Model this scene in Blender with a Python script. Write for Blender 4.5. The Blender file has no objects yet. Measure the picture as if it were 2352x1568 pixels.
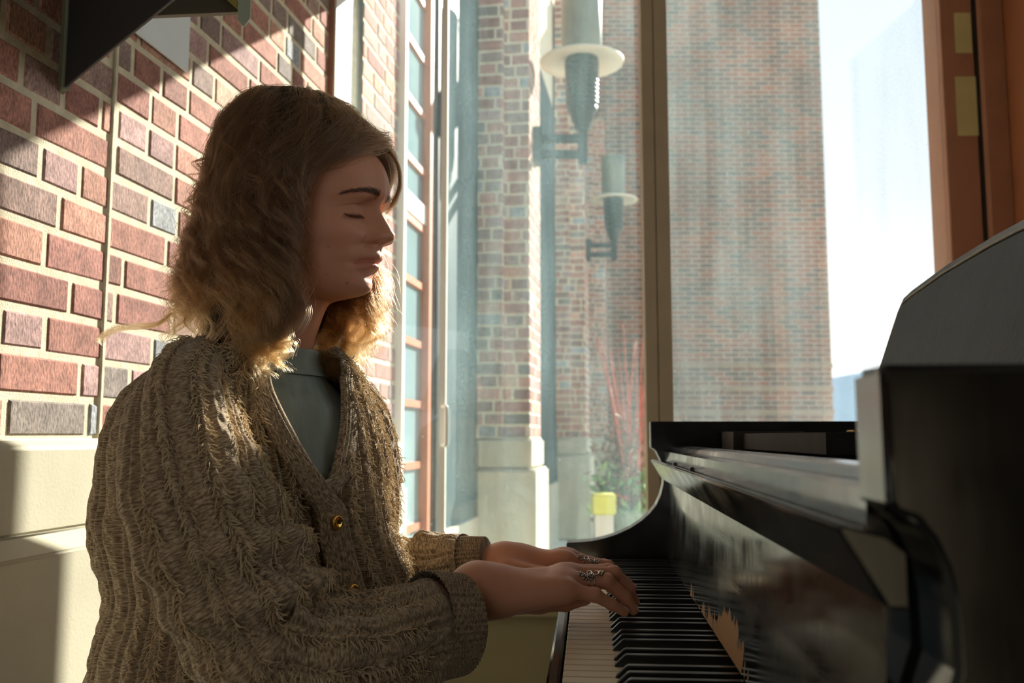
import bpy, bmesh, math, random
import numpy as np
from mathutils import Vector, Matrix

# ------------------------------------------------------------------ camera, sky, sun, exposure
SC = bpy.context.scene
COL = SC.collection
FPX, HOR, CAMZ = 2110.0, 1004.0, 0.97
PITCH = math.atan((HOR - 784.0) / FPX)
cam_data = bpy.data.cameras.new('camera')
cam = bpy.data.objects.new('camera', cam_data); COL.objects.link(cam)
cam.location = (0, 0, CAMZ)
cam.rotation_euler = (math.pi / 2 + PITCH, 0, 0)
cam_data.sensor_width = 36.0
cam_data.lens = FPX / 2352.0 * 36.0
cam_data.clip_start = 0.02
cam_data.clip_end = 500
cam_data.dof.use_dof = True
cam_data.dof.focus_distance = 1.13
cam_data.dof.aperture_fstop = 6.3
SC.camera = cam

SUN_DIR = Vector((0.735, 1.00, 0.66)).normalized()      # towards the sun
sun_data = bpy.data.lights.new('sun', 'SUN')
sun_data.energy = 10.5
sun_data.angle = math.radians(0.55)
sun_data.color = (1.0, 0.93, 0.81)
sun = bpy.data.objects.new('sun', sun_data); COL.objects.link(sun)
sun.location = (5, 10, 8)
sun.rotation_euler = (-SUN_DIR).to_track_quat('-Z', 'Y').to_euler()

world = bpy.data.worlds.new('sky'); SC.world = world
world.use_nodes = True
wn = world.node_tree; wn.nodes.clear()
w_out = wn.nodes.new('ShaderNodeOutputWorld')
w_bg = wn.nodes.new('ShaderNodeBackground')
w_tc = wn.nodes.new('ShaderNodeTexCoord')
w_sep = wn.nodes.new('ShaderNodeSeparateXYZ')
w_ramp = wn.nodes.new('ShaderNodeValToRGB')
wn.links.new(w_tc.outputs['Generated'], w_sep.inputs[0])
wn.links.new(w_sep.outputs['Z'], w_ramp.inputs[0])
wn.links.new(w_ramp.outputs[0], w_bg.inputs[0])
wn.links.new(w_bg.outputs[0], w_out.inputs[0])
cr = w_ramp.color_ramp
cr.elements[0].position = 0.0; cr.elements[0].color = (1.0, 1.0, 1.0, 1)
cr.elements[1].position = 0.75; cr.elements[1].color = (0.45, 0.64, 0.86, 1)
e = cr.elements.new(0.16); e.color = (0.98, 0.98, 0.98, 1)
e = cr.elements.new(0.24); e.color = (0.84, 0.88, 0.92, 1)
e = cr.elements.new(0.42); e.color = (0.74, 0.83, 0.91, 1)
w_bg.inputs[1].default_value = 0.94

SC.view_settings.view_transform = 'Standard'
SC.view_settings.look = 'None'
SC.view_settings.exposure = 0.54
SC.view_settings.gamma = 1.0
SC.view_settings.use_curve_mapping = False
SC.cycles.max_bounces = 8
SC.cycles.transparent_max_bounces = 24
SC.cycles.use_denoising = True
SC.cycles.sample_clamp_indirect = 6.0

rng = np.random.default_rng(7)
random.seed(7)

# ------------------------------------------------------------------ helpers
def P(px, py, D):
    """World point on the plane Y = D seen at pixel (px, py) of the photograph."""
    dx = (px - 1176.0) / FPX
    dy = (784.0 - py) / FPX
    wy = math.cos(PITCH) - dy * math.sin(PITCH)
    wz = math.sin(PITCH) + dy * math.cos(PITCH)
    return np.array([dx / wy * D, D, CAMZ + wz / wy * D])

def lin(r, g, b):
    def f(c):
        c /= 255.0
        return c / 12.92 if c <= 0.04045 else ((c + 0.055) / 1.055) ** 2.4
    return (f(r), f(g), f(b), 1.0)

def empty(name, loc, label=None, cat=None, group=None, kind=None):
    o = bpy.data.objects.new(name, None); COL.objects.link(o)
    o.location = Vector(loc); o.empty_display_size = 0.05
    tag(o, label, cat, group, kind)
    return o

def tag(o, label=None, cat=None, group=None, kind=None):
    if label: o['label'] = label
    if cat: o['category'] = cat
    if group: o['group'] = group
    if kind: o['kind'] = kind
    return o

def link(name, me, mat=None, parent=None):
    o = bpy.data.objects.new(name, me); COL.objects.link(o)
    if mat is not None:
        for m in (mat if isinstance(mat, (list, tuple)) else [mat]):
            me.materials.append(m)
    if parent is not None:
        o.parent = parent
        o.matrix_parent_inverse = world_of(parent).inverted()
    return o

def world_of(o):
    m = Matrix.LocRotScale(o.location, o.rotation_euler, o.scale)
    if o.parent is not None:
        return world_of(o.parent) @ o.matrix_parent_inverse @ m
    return m

def mesh(name, verts, faces, mat=None, parent=None, smooth=True, uv=None, fattr=None, cattr=None, midx=None):
    me = bpy.data.meshes.new(name)
    me.from_pydata([tuple(map(float, v)) for v in verts], [], [tuple(map(int, f)) for f in faces])
    if smooth:
        me.polygons.foreach_set('use_smooth', [True] * len(me.polygons))
    if uv is not None:
        ul = me.uv_layers.new(name='UVMap')
        li = np.empty(len(me.loops), dtype=np.int32); me.loops.foreach_get('vertex_index', li)
        ul.data.foreach_set('uv', np.asarray(uv, dtype=np.float32)[li].ravel())
    if fattr is not None:
        a = me.attributes.new('tone', 'FLOAT_COLOR', 'FACE')
        a.data.foreach_set('color', np.asarray(fattr, dtype=np.float32).ravel())
    if cattr is not None:
        a = me.attributes.new('tone', 'FLOAT_COLOR', 'POINT')
        a.data.foreach_set('color', np.asarray(cattr, dtype=np.float32).ravel())
    if midx is not None:
        me.polygons.foreach_set('material_index', np.asarray(midx, dtype=np.int32))
    me.update()
    return link(name, me, mat, parent)

def grid_faces(nr, nc, wrap=False, base=0, flip=False):
    r = np.arange(nr - 1)[:, None]; c = np.arange(nc if wrap else nc - 1)[None, :]
    c2 = (c + 1) % nc
    f = np.stack([r * nc + c, r * nc + c2, (r + 1) * nc + c2, (r + 1) * nc + c], -1).reshape(-1, 4) + base
    return f[:, ::-1] if flip else f

class MB:
    """Collects boxes, prisms and tubes into one mesh."""
    def __init__(s): s.v = []; s.f = []
    def add(s, v, f):
        b = len(s.v); s.v += [tuple(map(float, p)) for p in v]; s.f += [tuple(int(i) + b for i in q) for q in f]
    def box(s, x0, x1, y0, y1, z0, z1, T=None):
        v = [(x, y, z) for z in (z0, z1) for y in (y0, y1) for x in (x0, x1)]
        if T: v = [T(*p) for p in v]
        s.add(v, [(0, 2, 3, 1), (4, 5, 7, 6), (0, 1, 5, 4), (2, 6, 7, 3), (0, 4, 6, 2), (1, 3, 7, 5)])
    def prism(s, poly, a0, a1, T):
        """poly of (p, q) extruded from a0 to a1; T(p, a, q) -> world."""
        n = len(poly)
        v = [T(p, a0, q) for p, q in poly] + [T(p, a1, q) for p, q in poly]
        f = [tuple(range(n)), tuple(range(2 * n - 1, n - 1, -1))]
        f += [(i, i + n, (i + 1) % n + n, (i + 1) % n) for i in range(n)]
        s.add(v, f)
    def lathe(s, c, prof, n=32):
        v = []; f = []
        for r, z in prof:
            for k in range(n):
                a = 2 * math.pi * k / n
                v.append((c[0] + r * math.cos(a), c[1] + r * math.sin(a), c[2] + z))
        f += [tuple(q) for q in grid_faces(len(prof), n, True)]
        f.append(tuple(range(n - 1, -1, -1))); f.append(tuple(range((len(prof) - 1) * n, len(prof) * n)))
        s.add(v, f)
    def tube(s, pts, rad, n=8):
        v, f = tube_geo(np.asarray(pts, float), rad, n); s.add(v, f)
    def ball(s, c, r, n=10):
        rows = [(max(r * math.sin(math.pi * i / n), 1e-5), -r * math.cos(math.pi * i / n)) for i in range(n + 1)]
        s.lathe(c, rows, n * 2)
    def build(s, name, mat, parent=None, bevel=0.0, seg=2, smooth=False):
        o = mesh(name, s.v, s.f, mat, parent, smooth)
        if bevel:
            bm = bmesh.new(); bm.from_mesh(o.data)
            bmesh.ops.recalc_face_normals(bm, faces=bm.faces)
            es = [e for e in bm.edges if len(e.link_faces) == 2 and e.calc_face_angle(0) > 0.5]
            for fc in bm.faces: fc.smooth = smooth
            rb = bmesh.ops.bevel(bm, geom=es, offset=bevel, segments=seg, affect='EDGES', clamp_overlap=True)
            for fc in rb['faces']: fc.smooth = True
            bm.to_mesh(o.data); bm.free()
        else:
            bm = bmesh.new(); bm.from_mesh(o.data)
            bmesh.ops.recalc_face_normals(bm, faces=bm.faces)
            bm.to_mesh(o.data); bm.free()
        return o

def frames(pts, up=(0, 0, 1)):
    t = np.gradient(pts, axis=0); t /= np.linalg.norm(t, axis=1)[:, None] + 1e-12
    n = np.zeros_like(t)
    a = np.cross(t[0], np.asarray(up, float))
    if np.linalg.norm(a) < 1e-3: a = np.cross(t[0], (1.0, 0.2, 0.1))
    n[0] = a / np.linalg.norm(a)
    for i in range(1, len(t)):
        v = n[i - 1] - t[i] * np.dot(n[i - 1], t[i]); n[i] = v / (np.linalg.norm(v) + 1e-12)
    return t, n, np.cross(t, n)

def tube_geo(pts, rad, n=8):
    rad = np.broadcast_to(np.asarray(rad, float), (len(pts),))
    t, a, b = frames(pts)
    th = np.linspace(0, 2 * np.pi, n, endpoint=False)
    v = pts[:, None] + rad[:, None, None] * (a[:, None] * np.cos(th)[None, :, None] + b[:, None] * np.sin(th)[None, :, None])
    f = [tuple(q) for q in grid_faces(len(pts), n, True)]
    f += [tuple(range(n - 1, -1, -1)), tuple(range((len(pts) - 1) * n, len(pts) * n))]
    return v.reshape(-1, 3), f

def pchip(x, y, xi):
    x = np.asarray(x, float); y = np.asarray(y, float); xi = np.asarray(xi, float)
    h = np.diff(x)
    sh = (-1,) + (1,) * (y.ndim - 1)
    d = np.diff(y, axis=0) / h.reshape(sh)
    m = np.zeros_like(y)
    m[0] = d[0]; m[-1] = d[-1]
    w1 = (2 * h[1:] + h[:-1]).reshape(sh); w2 = (h[1:] + 2 * h[:-1]).reshape(sh)
    with np.errstate(divide='ignore', invalid='ignore'):
        hm = (w1 + w2) / (w1 / d[:-1] + w2 / d[1:])
    m[1:-1] = np.where(d[:-1] * d[1:] > 0, hm, 0)
    i = np.clip(np.searchsorted(x, xi) - 1, 0, len(x) - 2)
    t = ((xi - x[i]) / h[i]).reshape((-1,) + (1,) * (y.ndim - 1)); hh = h[i].reshape(t.shape)
    return (y[i] * (2 * t**3 - 3 * t**2 + 1) + m[i] * hh * (t**3 - 2 * t**2 + t)
            + y[i + 1] * (-2 * t**3 + 3 * t**2) + m[i + 1] * hh * (t**3 - t**2))

def catmull(p, n):
    """Catmull-Rom through points p, n samples per span."""
    p = np.asarray(p, float)
    q = np.vstack([2 * p[:1] - p[1:2], p, 2 * p[-1:] - p[-2:-1]])
    out = []
    for i in range(len(p) - 1):
        t = np.linspace(0, 1, n, endpoint=False)[:, None]
        a, b, c, d = q[i:i + 4]
        out.append(0.5 * (2 * b + (c - a) * t + (2 * a - 5 * b + 4 * c - d) * t**2 + (3 * b - a - 3 * c + d) * t**3))
    out.append(p[-1:])
    return np.vstack(out)

def vnoise(p, seed=0):
    """Smooth value noise in 3-D, about -1..1."""
    p = np.asarray(p, float)
    i = np.floor(p).astype(np.int64); f = p - i; f = f * f * (3 - 2 * f)
    def h(ix, iy, iz):
        n = (ix * 374761393 + iy * 668265263 + iz * 2147483647 + seed * 974634777) & 0xFFFFFFFF
        n = ((n ^ (n >> 13)) * 1274126177) & 0xFFFFFFFF
        n = (n ^ (n >> 16)) & 0xFFFFFFFF
        return n / 2147483648.0 - 1.0
    r = 0
    for dx in (0, 1):
        for dy in (0, 1):
            for dz in (0, 1):
                w = (f[..., 0] if dx else 1 - f[..., 0]) * (f[..., 1] if dy else 1 - f[..., 1]) * (f[..., 2] if dz else 1 - f[..., 2])
                r = r + w * h(i[..., 0] + dx, i[..., 1] + dy, i[..., 2] + dz)
    return r

# ------------------------------------------------------------------ materials
def new_mat(name):
    m = bpy.data.materials.new(name); m.use_nodes = True
    nt = m.node_tree; nt.nodes.clear()
    out = nt.nodes.new('ShaderNodeOutputMaterial')
    return m, nt, out

def N(nt, typ, **kw):
    n = nt.nodes.new(typ)
    for k, v in kw.items():
        if k.startswith('_'): setattr(n, k[1:], v)
        else: n.inputs[k.replace('__', ' ')].default_value = v
    return n

def L(nt, a, b): nt.links.new(a, b)

def mixc(nt, fac, a, b, mode='MIX'):
    m = nt.nodes.new('ShaderNodeMix'); m.data_type = 'RGBA'; m.blend_type = mode
    for s, v in ((m.inputs[0], fac), (m.inputs[6], a), (m.inputs[7], b)):
        if hasattr(v, 'links'): nt.links.new(v, s)
        else: s.default_value = v
    return m.outputs[2]

def simple(name, col, rough=0.6, var=0.12, scale=30.0, bump=0.0, bscale=200.0, metal=0.0, spec=0.5, stretch=None, coat=0.0, col2=None):
    m, nt, out = new_mat(name)
    b = N(nt, 'ShaderNodeBsdfPrincipled', Roughness=rough, Metallic=metal)
    b.inputs['Specular IOR Level'].default_value = spec
    if coat: b.inputs['Coat Weight'].default_value = coat; b.inputs['Coat Roughness'].default_value = 0.08
    tc = N(nt, 'ShaderNodeTexCoord')
    src = tc.outputs['Object']
    if stretch:
        mp = N(nt, 'ShaderNodeMapping', Scale=stretch); L(nt, src, mp.inputs[0]); src = mp.outputs[0]
    nz = N(nt, 'ShaderNodeTexNoise', Scale=scale, Detail=5.0); L(nt, src, nz.inputs['Vector'])
    dark = tuple(c * (1 - 1.6 * var) for c in col[:3]) + (1,)
    lite = tuple(min(1, c * (1 + 1.2 * var)) for c in col[:3]) + (1,)
    rp = N(nt, 'ShaderNodeValToRGB'); rp.color_ramp.elements[0].position = 0.3; rp.color_ramp.elements[1].position = 0.7
    rp.color_ramp.elements[0].color = col2 or dark; rp.color_ramp.elements[1].color = lite
    L(nt, nz.outputs[0], rp.inputs[0]); L(nt, rp.outputs[0], b.inputs['Base Color'])
    if bump:
        n2 = N(nt, 'ShaderNodeTexNoise', Scale=bscale, Detail=6.0); L(nt, src, n2.inputs['Vector'])
        bp = N(nt, 'ShaderNodeBump', Strength=bump, Distance=0.01); L(nt, n2.outputs[0], bp.inputs['Height']); L(nt, bp.outputs[0], b.inputs['Normal'])
    L(nt, b.outputs[0], out.inputs[0])
    return m

def brick_material(name):
    m, nt, out = new_mat(name)
    b = N(nt, 'ShaderNodeBsdfPrincipled', Roughness=0.9)
    at = N(nt, 'ShaderNodeAttribute', _attribute_name='tone')
    tc = N(nt, 'ShaderNodeTexCoord')
    mp = N(nt, 'ShaderNodeMapping', Scale=(1, 1, 0.45)); L(nt, tc.outputs['Object'], mp.inputs[0])
    n1 = N(nt, 'ShaderNodeTexNoise', Scale=260.0, Detail=4.0); L(nt, mp.outputs[0], n1.inputs['Vector'])
    n2 = N(nt, 'ShaderNodeTexNoise', Scale=28.0, Detail=4.0); L(nt, tc.outputs['Object'], n2.inputs['Vector'])
    r1 = N(nt, 'ShaderNodeMapRange'); L(nt, n1.outputs[0], r1.inputs[0])
    for i, v in ((1, 0.3), (2, 0.7), (3, 0.55), (4, 1.35)): r1.inputs[i].default_value = v
    r2 = N(nt, 'ShaderNodeMapRange'); L(nt, n2.outputs[0], r2.inputs[0])
    for i, v in ((1, 0.3), (2, 0.7), (3, 0.75), (4, 1.2)): r2.inputs[i].default_value = v
    mm = N(nt, 'ShaderNodeMath', _operation='MULTIPLY'); L(nt, r1.outputs[0], mm.inputs[0]); L(nt, r2.outputs[0], mm.inputs[1])
    c = mixc(nt, 1.0, at.outputs['Color'], (1, 1, 1, 1), 'MULTIPLY')
    vm = N(nt, 'ShaderNodeVectorMath', _operation='SCALE'); L(nt, c, vm.inputs[0]); L(nt, mm.outputs[0], vm.inputs['Scale'])
    L(nt, vm.outputs[0], b.inputs['Base Color'])
    bp = N(nt, 'ShaderNodeBump', Strength=0.5, Distance=0.003); L(nt, n1.outputs[0], bp.inputs['Height']); L(nt, bp.outputs[0], b.inputs['Normal'])
    L(nt, b.outputs[0], out.inputs[0])
    return m

def far_brick_material(name, axis):
    """Brick pattern for large distant walls; axis 'x' or 'y' is the horizontal run."""
    m, nt, out = new_mat(name)
    b = N(nt, 'ShaderNodeBsdfPrincipled', Roughness=0.9)
    tc = N(nt, 'ShaderNodeTexCoord'); sp = N(nt, 'ShaderNodeSeparateXYZ'); L(nt, tc.outputs['Object'], sp.inputs[0])
    cb = N(nt, 'ShaderNodeCombineXYZ'); L(nt, sp.outputs[0 if axis == 'x' else 1], cb.inputs[0]); L(nt, sp.outputs[2], cb.inputs[1])
    bk = N(nt, 'ShaderNodeTexBrick', Scale=1.0)
    bk.inputs['Brick Width'].default_value = 0.215; bk.inputs['Row Height'].default_value = 0.0677
    bk.inputs['Mortar Size'].default_value = 0.0075; bk.inputs['Mortar Smooth'].default_value = 0.2
    bk.inputs['Color1'].default_value = lin(146, 92, 72); bk.inputs['Color2'].default_value = lin(98, 82, 76)
    bk.inputs['Mortar'].default_value = lin(172, 160, 140)
    L(nt, cb.outputs[0], bk.inputs['Vector'])
    nz = N(nt, 'ShaderNodeTexNoise', Scale=0.9, Detail=3.0); L(nt, tc.outputs['Object'], nz.inputs['Vector'])
    rp = N(nt, 'ShaderNodeMapRange'); L(nt, nz.outputs[0], rp.inputs[0])
    for i, v in ((1, 0.35), (2, 0.65), (3, 0.8), (4, 1.15)): rp.inputs[i].default_value = v
    vm = N(nt, 'ShaderNodeVectorMath', _operation='SCALE'); L(nt, bk.outputs['Color'], vm.inputs[0]); L(nt, rp.outputs[0], vm.inputs['Scale'])
    L(nt, vm.outputs[0], b.inputs['Base Color'])
    L(nt, b.outputs[0], out.inputs[0])
    return m

def glass_material(name, dust=0.08, tint=(0.965, 0.985, 0.98, 1)):
    """Clear pane with a film of dust, run-off streaks and specks."""
    m, nt, out = new_mat(name)
    tr = N(nt, 'ShaderNodeBsdfTransparent', Color=tint)
    gl = N(nt, 'ShaderNodeBsdfGlossy', Roughness=0.0); gl.inputs['Color'].default_value = (0.95, 0.97, 0.97, 1)
    lw = N(nt, 'ShaderNodeLayerWeight', Blend=0.5)
    pw = N(nt, 'ShaderNodeMath', _operation='POWER'); pw.inputs[1].default_value = 5.0; L(nt, lw.outputs['Facing'], pw.inputs[0])
    fm = N(nt, 'ShaderNodeMath', _operation='MULTIPLY_ADD'); fm.inputs[1].default_value = 0.8; fm.inputs[2].default_value = 0.03; L(nt, pw.outputs[0], fm.inputs[0])
    mx = N(nt, 'ShaderNodeMixShader'); L(nt, fm.outputs[0], mx.inputs[0]); L(nt, tr.outputs[0], mx.inputs[1]); L(nt, gl.outputs[0], mx.inputs[2])
    tl = N(nt, 'ShaderNodeBsdfTranslucent'); tl.inputs['Color'].default_value = lin(180, 214, 220)
    df = N(nt, 'ShaderNodeBsdfDiffuse'); df.inputs['Color'].default_value = lin(200, 205, 200)
    ds = N(nt, 'ShaderNodeMixShader'); ds.inputs[0].default_value = 0.35; L(nt, tl.outputs[0], ds.inputs[1]); L(nt, df.outputs[0], ds.inputs[2])
    tc = N(nt, 'ShaderNodeTexCoord')
    m1 = N(nt, 'ShaderNodeMapping', Scale=(16, 16, 1.6)); L(nt, tc.outputs['Object'], m1.inputs[0])
    streak = N(nt, 'ShaderNodeTexNoise', Scale=1.0, Detail=6.0); L(nt, m1.outputs[0], streak.inputs['Vector'])
    grain = N(nt, 'ShaderNodeTexNoise', Scale=150.0, Detail=3.0); L(nt, tc.outputs['Object'], grain.inputs['Vector'])
    patch = N(nt, 'ShaderNodeTexNoise', Scale=2.2, Detail=3.0); L(nt, tc.outputs['Object'], patch.inputs['Vector'])
    def rng_(n, a, b_, c, d):
        r = N(nt, 'ShaderNodeMapRange'); L(nt, n.outputs[0], r.inputs[0])
        for i, v in ((1, a), (2, b_), (3, c), (4, d)): r.inputs[i].default_value = v
        return r.outputs[0]
    def mul(a, b_):
        k = N(nt, 'ShaderNodeMath', _operation='MULTIPLY'); L(nt, a, k.inputs[0])
        if hasattr(b_, 'links'): L(nt, b_, k.inputs[1])
        else: k.inputs[1].default_value = b_
        return k.outputs[0]
    f = mul(mul(rng_(streak, 0.35, 0.75, 0.55, 1.5), rng_(grain, 0.35, 0.7, 0.6, 1.5)), rng_(patch, 0.3, 0.7, 0.6, 1.4))
    f = mul(f, dust)
    vo = N(nt, 'ShaderNodeTexVoronoi', Scale=32.0); L(nt, tc.outputs['Object'], vo.inputs['Vector'])
    spk = rng_(vo, 0.03, 0.06, 0.5, 0.0)
    wn_ = N(nt, 'ShaderNodeTexWhiteNoise'); L(nt, vo.outputs['Position'], wn_.inputs['Vector'])
    spk = mul(spk, rng_(wn_, 0.86, 0.9, 0.0, 1.0))
    ad = N(nt, 'ShaderNodeMath', _operation='ADD', _use_clamp=True); L(nt, f, ad.inputs[0]); L(nt, spk, ad.inputs[1])
    m2 = N(nt, 'ShaderNodeMixShader'); L(nt, ad.outputs[0], m2.inputs[0]); L(nt, mx.outputs[0], m2.inputs[1]); L(nt, ds.outputs[0], m2.inputs[2])
    L(nt, m2.outputs[0], out.inputs[0])
    return m

M = {}
M['brick'] = brick_material('brick')
M['mortar'] = simple('mortar', lin(216, 206, 180), 0.95, 0.10, 40, 0.3, 350)
M['brick_x'] = far_brick_material('brick_far_x', 'x')
M['brick_y'] = far_brick_material('brick_far_y', 'y')
M['stone'] = simple('cast_stone', lin(190, 184, 162), 0.85, 0.06, 6, 0.06, 180)
M['concrete'] = simple('concrete', lin(200, 196, 186), 0.9, 0.07, 3, 0.2, 90)
M['sillwall'] = simple('painted_wall', lin(132, 122, 92), 0.8, 0.05, 4, 0.1, 120)
M['ceiling'] = simple('ceiling_paint', lin(190, 185, 175), 0.9, 0.03, 5)
M['inner_wall'] = simple('inner_wall_paint', lin(150, 138, 118), 0.9, 0.04, 5)
M['floor'] = simple('floor_tile', lin(120, 112, 98), 0.6, 0.08, 5)
M['brown'] = simple('brown_frame', lin(172, 122, 96), 0.45, 0.05, 9, 0.05, 90)
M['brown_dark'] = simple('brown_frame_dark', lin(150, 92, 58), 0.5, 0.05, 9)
M['olive'] = simple('bronze_frame', lin(150, 136, 112), 0.4, 0.04, 9)
M['silver_frame'] = simple('pale_metal_frame', lin(225, 222, 215), 0.4, 0.03, 9)
M['rubber'] = simple('black_gasket', lin(30, 30, 30), 0.5, 0.05, 30)
M['orange'] = simple('rust_window_frame', lin(186, 110, 72), 0.5, 0.08, 10)
M['white_paint'] = simple('white_paint', lin(228, 226, 218), 0.5, 0.03, 10)
M['dark_glass'] = simple('dark_window_glass', lin(52, 74, 80), 0.45, 0.1, 2, spec=0.25)
M['pale_glass'] = simple('pale_window_glass', lin(140, 170, 176), 0.08, 0.08, 2, spec=0.8)
M['lamp_dark'] = simple('dark_painted_metal', lin(24, 30, 32), 0.4, 0.08, 20)
M['lamp_disc'] = simple('cream_enamel', lin(214, 208, 190), 0.5, 0.04, 10)
M['lamp_glass'] = simple('frosted_lamp_glass', lin(118, 122, 110), 0.4, 0.06, 10)
M['panel'] = simple('dark_panel', lin(52, 56, 58), 0.6, 0.06, 5)
M['panel_edge'] = simple('panel_edge', lin(134, 136, 116), 0.6, 0.06, 5)
M['paper'] = simple('white_paper', lin(226, 232, 236), 0.8, 0.02, 10)
M['strip'] = simple('pale_green_strip', lin(200, 212, 192), 0.7, 0.03, 10)
M['reflection'] = simple('pale_yellow_reflection', lin(205, 196, 140), 0.8, 0.04, 10)
M['glass'] = glass_material('window_glass', 0.06)
M['glass_clean'] = glass_material('window_glass_cleaner', 0.035)

# ------------------------------------------------------------------ left wall line: X = WA + WB * Y
WA, WB = -0.982, 0.1586
WU = np.array([WB, 1.0]) / math.hypot(WB, 1.0)          # along the wall, away from the camera
WN = np.array([WU[1], -WU[0]])                          # out of the wall, into the room / street
def WP(Y, n=0.0, z=0.0):
    """Point on the left wall line at depth Y, n metres out of it."""
    return (WA + WB * Y + WN[0] * n, Y + WN[1] * n, z)

PAL = [lin(*c) for c in [(178, 112, 92), (168, 104, 86), (184, 122, 98), (160, 98, 84), (194, 136, 106), (160, 124, 112),
                         (172, 130, 126), (148, 120, 110), (150, 154, 160), (130, 116, 108), (182, 142, 114), (142, 92, 80)]]
PAL = [tuple(min(1.0, 1.10 * (0.74 * c + 0.26 * (0.3 * p[0] + 0.59 * p[1] + 0.11 * p[2]))) for c in p[:3]) + (1.0,) for p in PAL]
PALW = np.array([4, 4, 4, 3, 2, 2, 2, 2, 1.3, 1.5, 1.5, 2]); PALW = PALW / PALW.sum()

def brick_run(org, u, n, length, z0, z1, seed, relief=0.0028, tone=1.0, start=0.0, course=0.0677, joint=0.0135):
    """Bricks of one wall face in Flemish-like bond plus the mortar sheet, returned as verts, faces, colours, material ids."""
    r = np.random.default_rng(seed)
    V, F, Cc, Mi = [], [], [], []
    org = np.asarray(org, float); u = np.asarray([u[0], u[1], 0.0]); n = np.asarray([n[0], n[1], 0.0]); zz = np.array([0, 0, 1.0])
    def quad(p, c, mi):
        b = len(V); V.extend(p); F.append((b, b + 1, b + 2, b + 3)); Cc.append(c); Mi.append(mi)
    quad([org + u * 0 + zz * z0, org + u * length + zz * z0, org + u * length + zz * z1, org + zz * z1], (1, 1, 1, 1), 1)
    nrow = int(math.ceil((z1 - z0) / course))
    for k in range(nrow):
        za = z0 + k * course + joint * 0.5; zb = min(z0 + (k + 1) * course - joint * 0.5, z1)
        if zb - za < 0.01: continue
        s = -r.uniform(0, 0.2) - (0.11 if k % 2 else 0.0)
        j = k % 2
        while s < length:
            w = 0.191 if (j % 3 == 0 or r.random() < 0.15) else 0.089
            w *= r.uniform(0.97, 1.03)
            a, b_ = max(s, 0.0), min(s + w, length)
            if b_ - a > 0.012:
                col = np.array(PAL[r.choice(len(PAL), p=PALW)]); col[:3] *= r.uniform(0.85, 1.15) * tone
                d = relief * r.uniform(0.75, 1.25); ch = min(0.003, (b_ - a) * 0.2)
                jit = r.uniform(-0.0016, 0.0016, 4)
                o4 = [org + u * a + zz * (za + jit[0]), org + u * b_ + zz * (za + jit[1]), org + u * b_ + zz * (zb + jit[2]), org + u * a + zz * (zb + jit[3])]
                i4 = [o4[0] + u * ch + zz * ch + n * d, o4[1] - u * ch + zz * ch + n * d, o4[2] - u * ch - zz * ch + n * d, o4[3] + u * ch - zz * ch + n * d]
                b0 = len(V); V.extend(o4 + i4)
                for q in ((4, 5, 6, 7), (0, 1, 5, 4), (1, 2, 6, 5), (2, 3, 7, 6), (3, 0, 4, 7)):
                    F.append(tuple(b0 + t for t in q)); Cc.append(tuple(col)); Mi.append(0)
            s += w + joint; j += 1
    return V, F, Cc, Mi

def brick_mesh(name, runs, parent=None, extra=None):
    V, F, Cc, Mi = [], [], [], []
    for rn in runs:
        b = len(V); V += list(rn[0]); F += [tuple(i + b for i in f) for f in rn[1]]; Cc += rn[2]; Mi += rn[3]
    o = mesh(name, V, F, [M['brick'], M['mortar']], parent, smooth=False, fattr=Cc, midx=Mi)
    return o

PLZ = 0.966   # top of the stone base
GY = 2.95     # depth of the glazing plane

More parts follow.
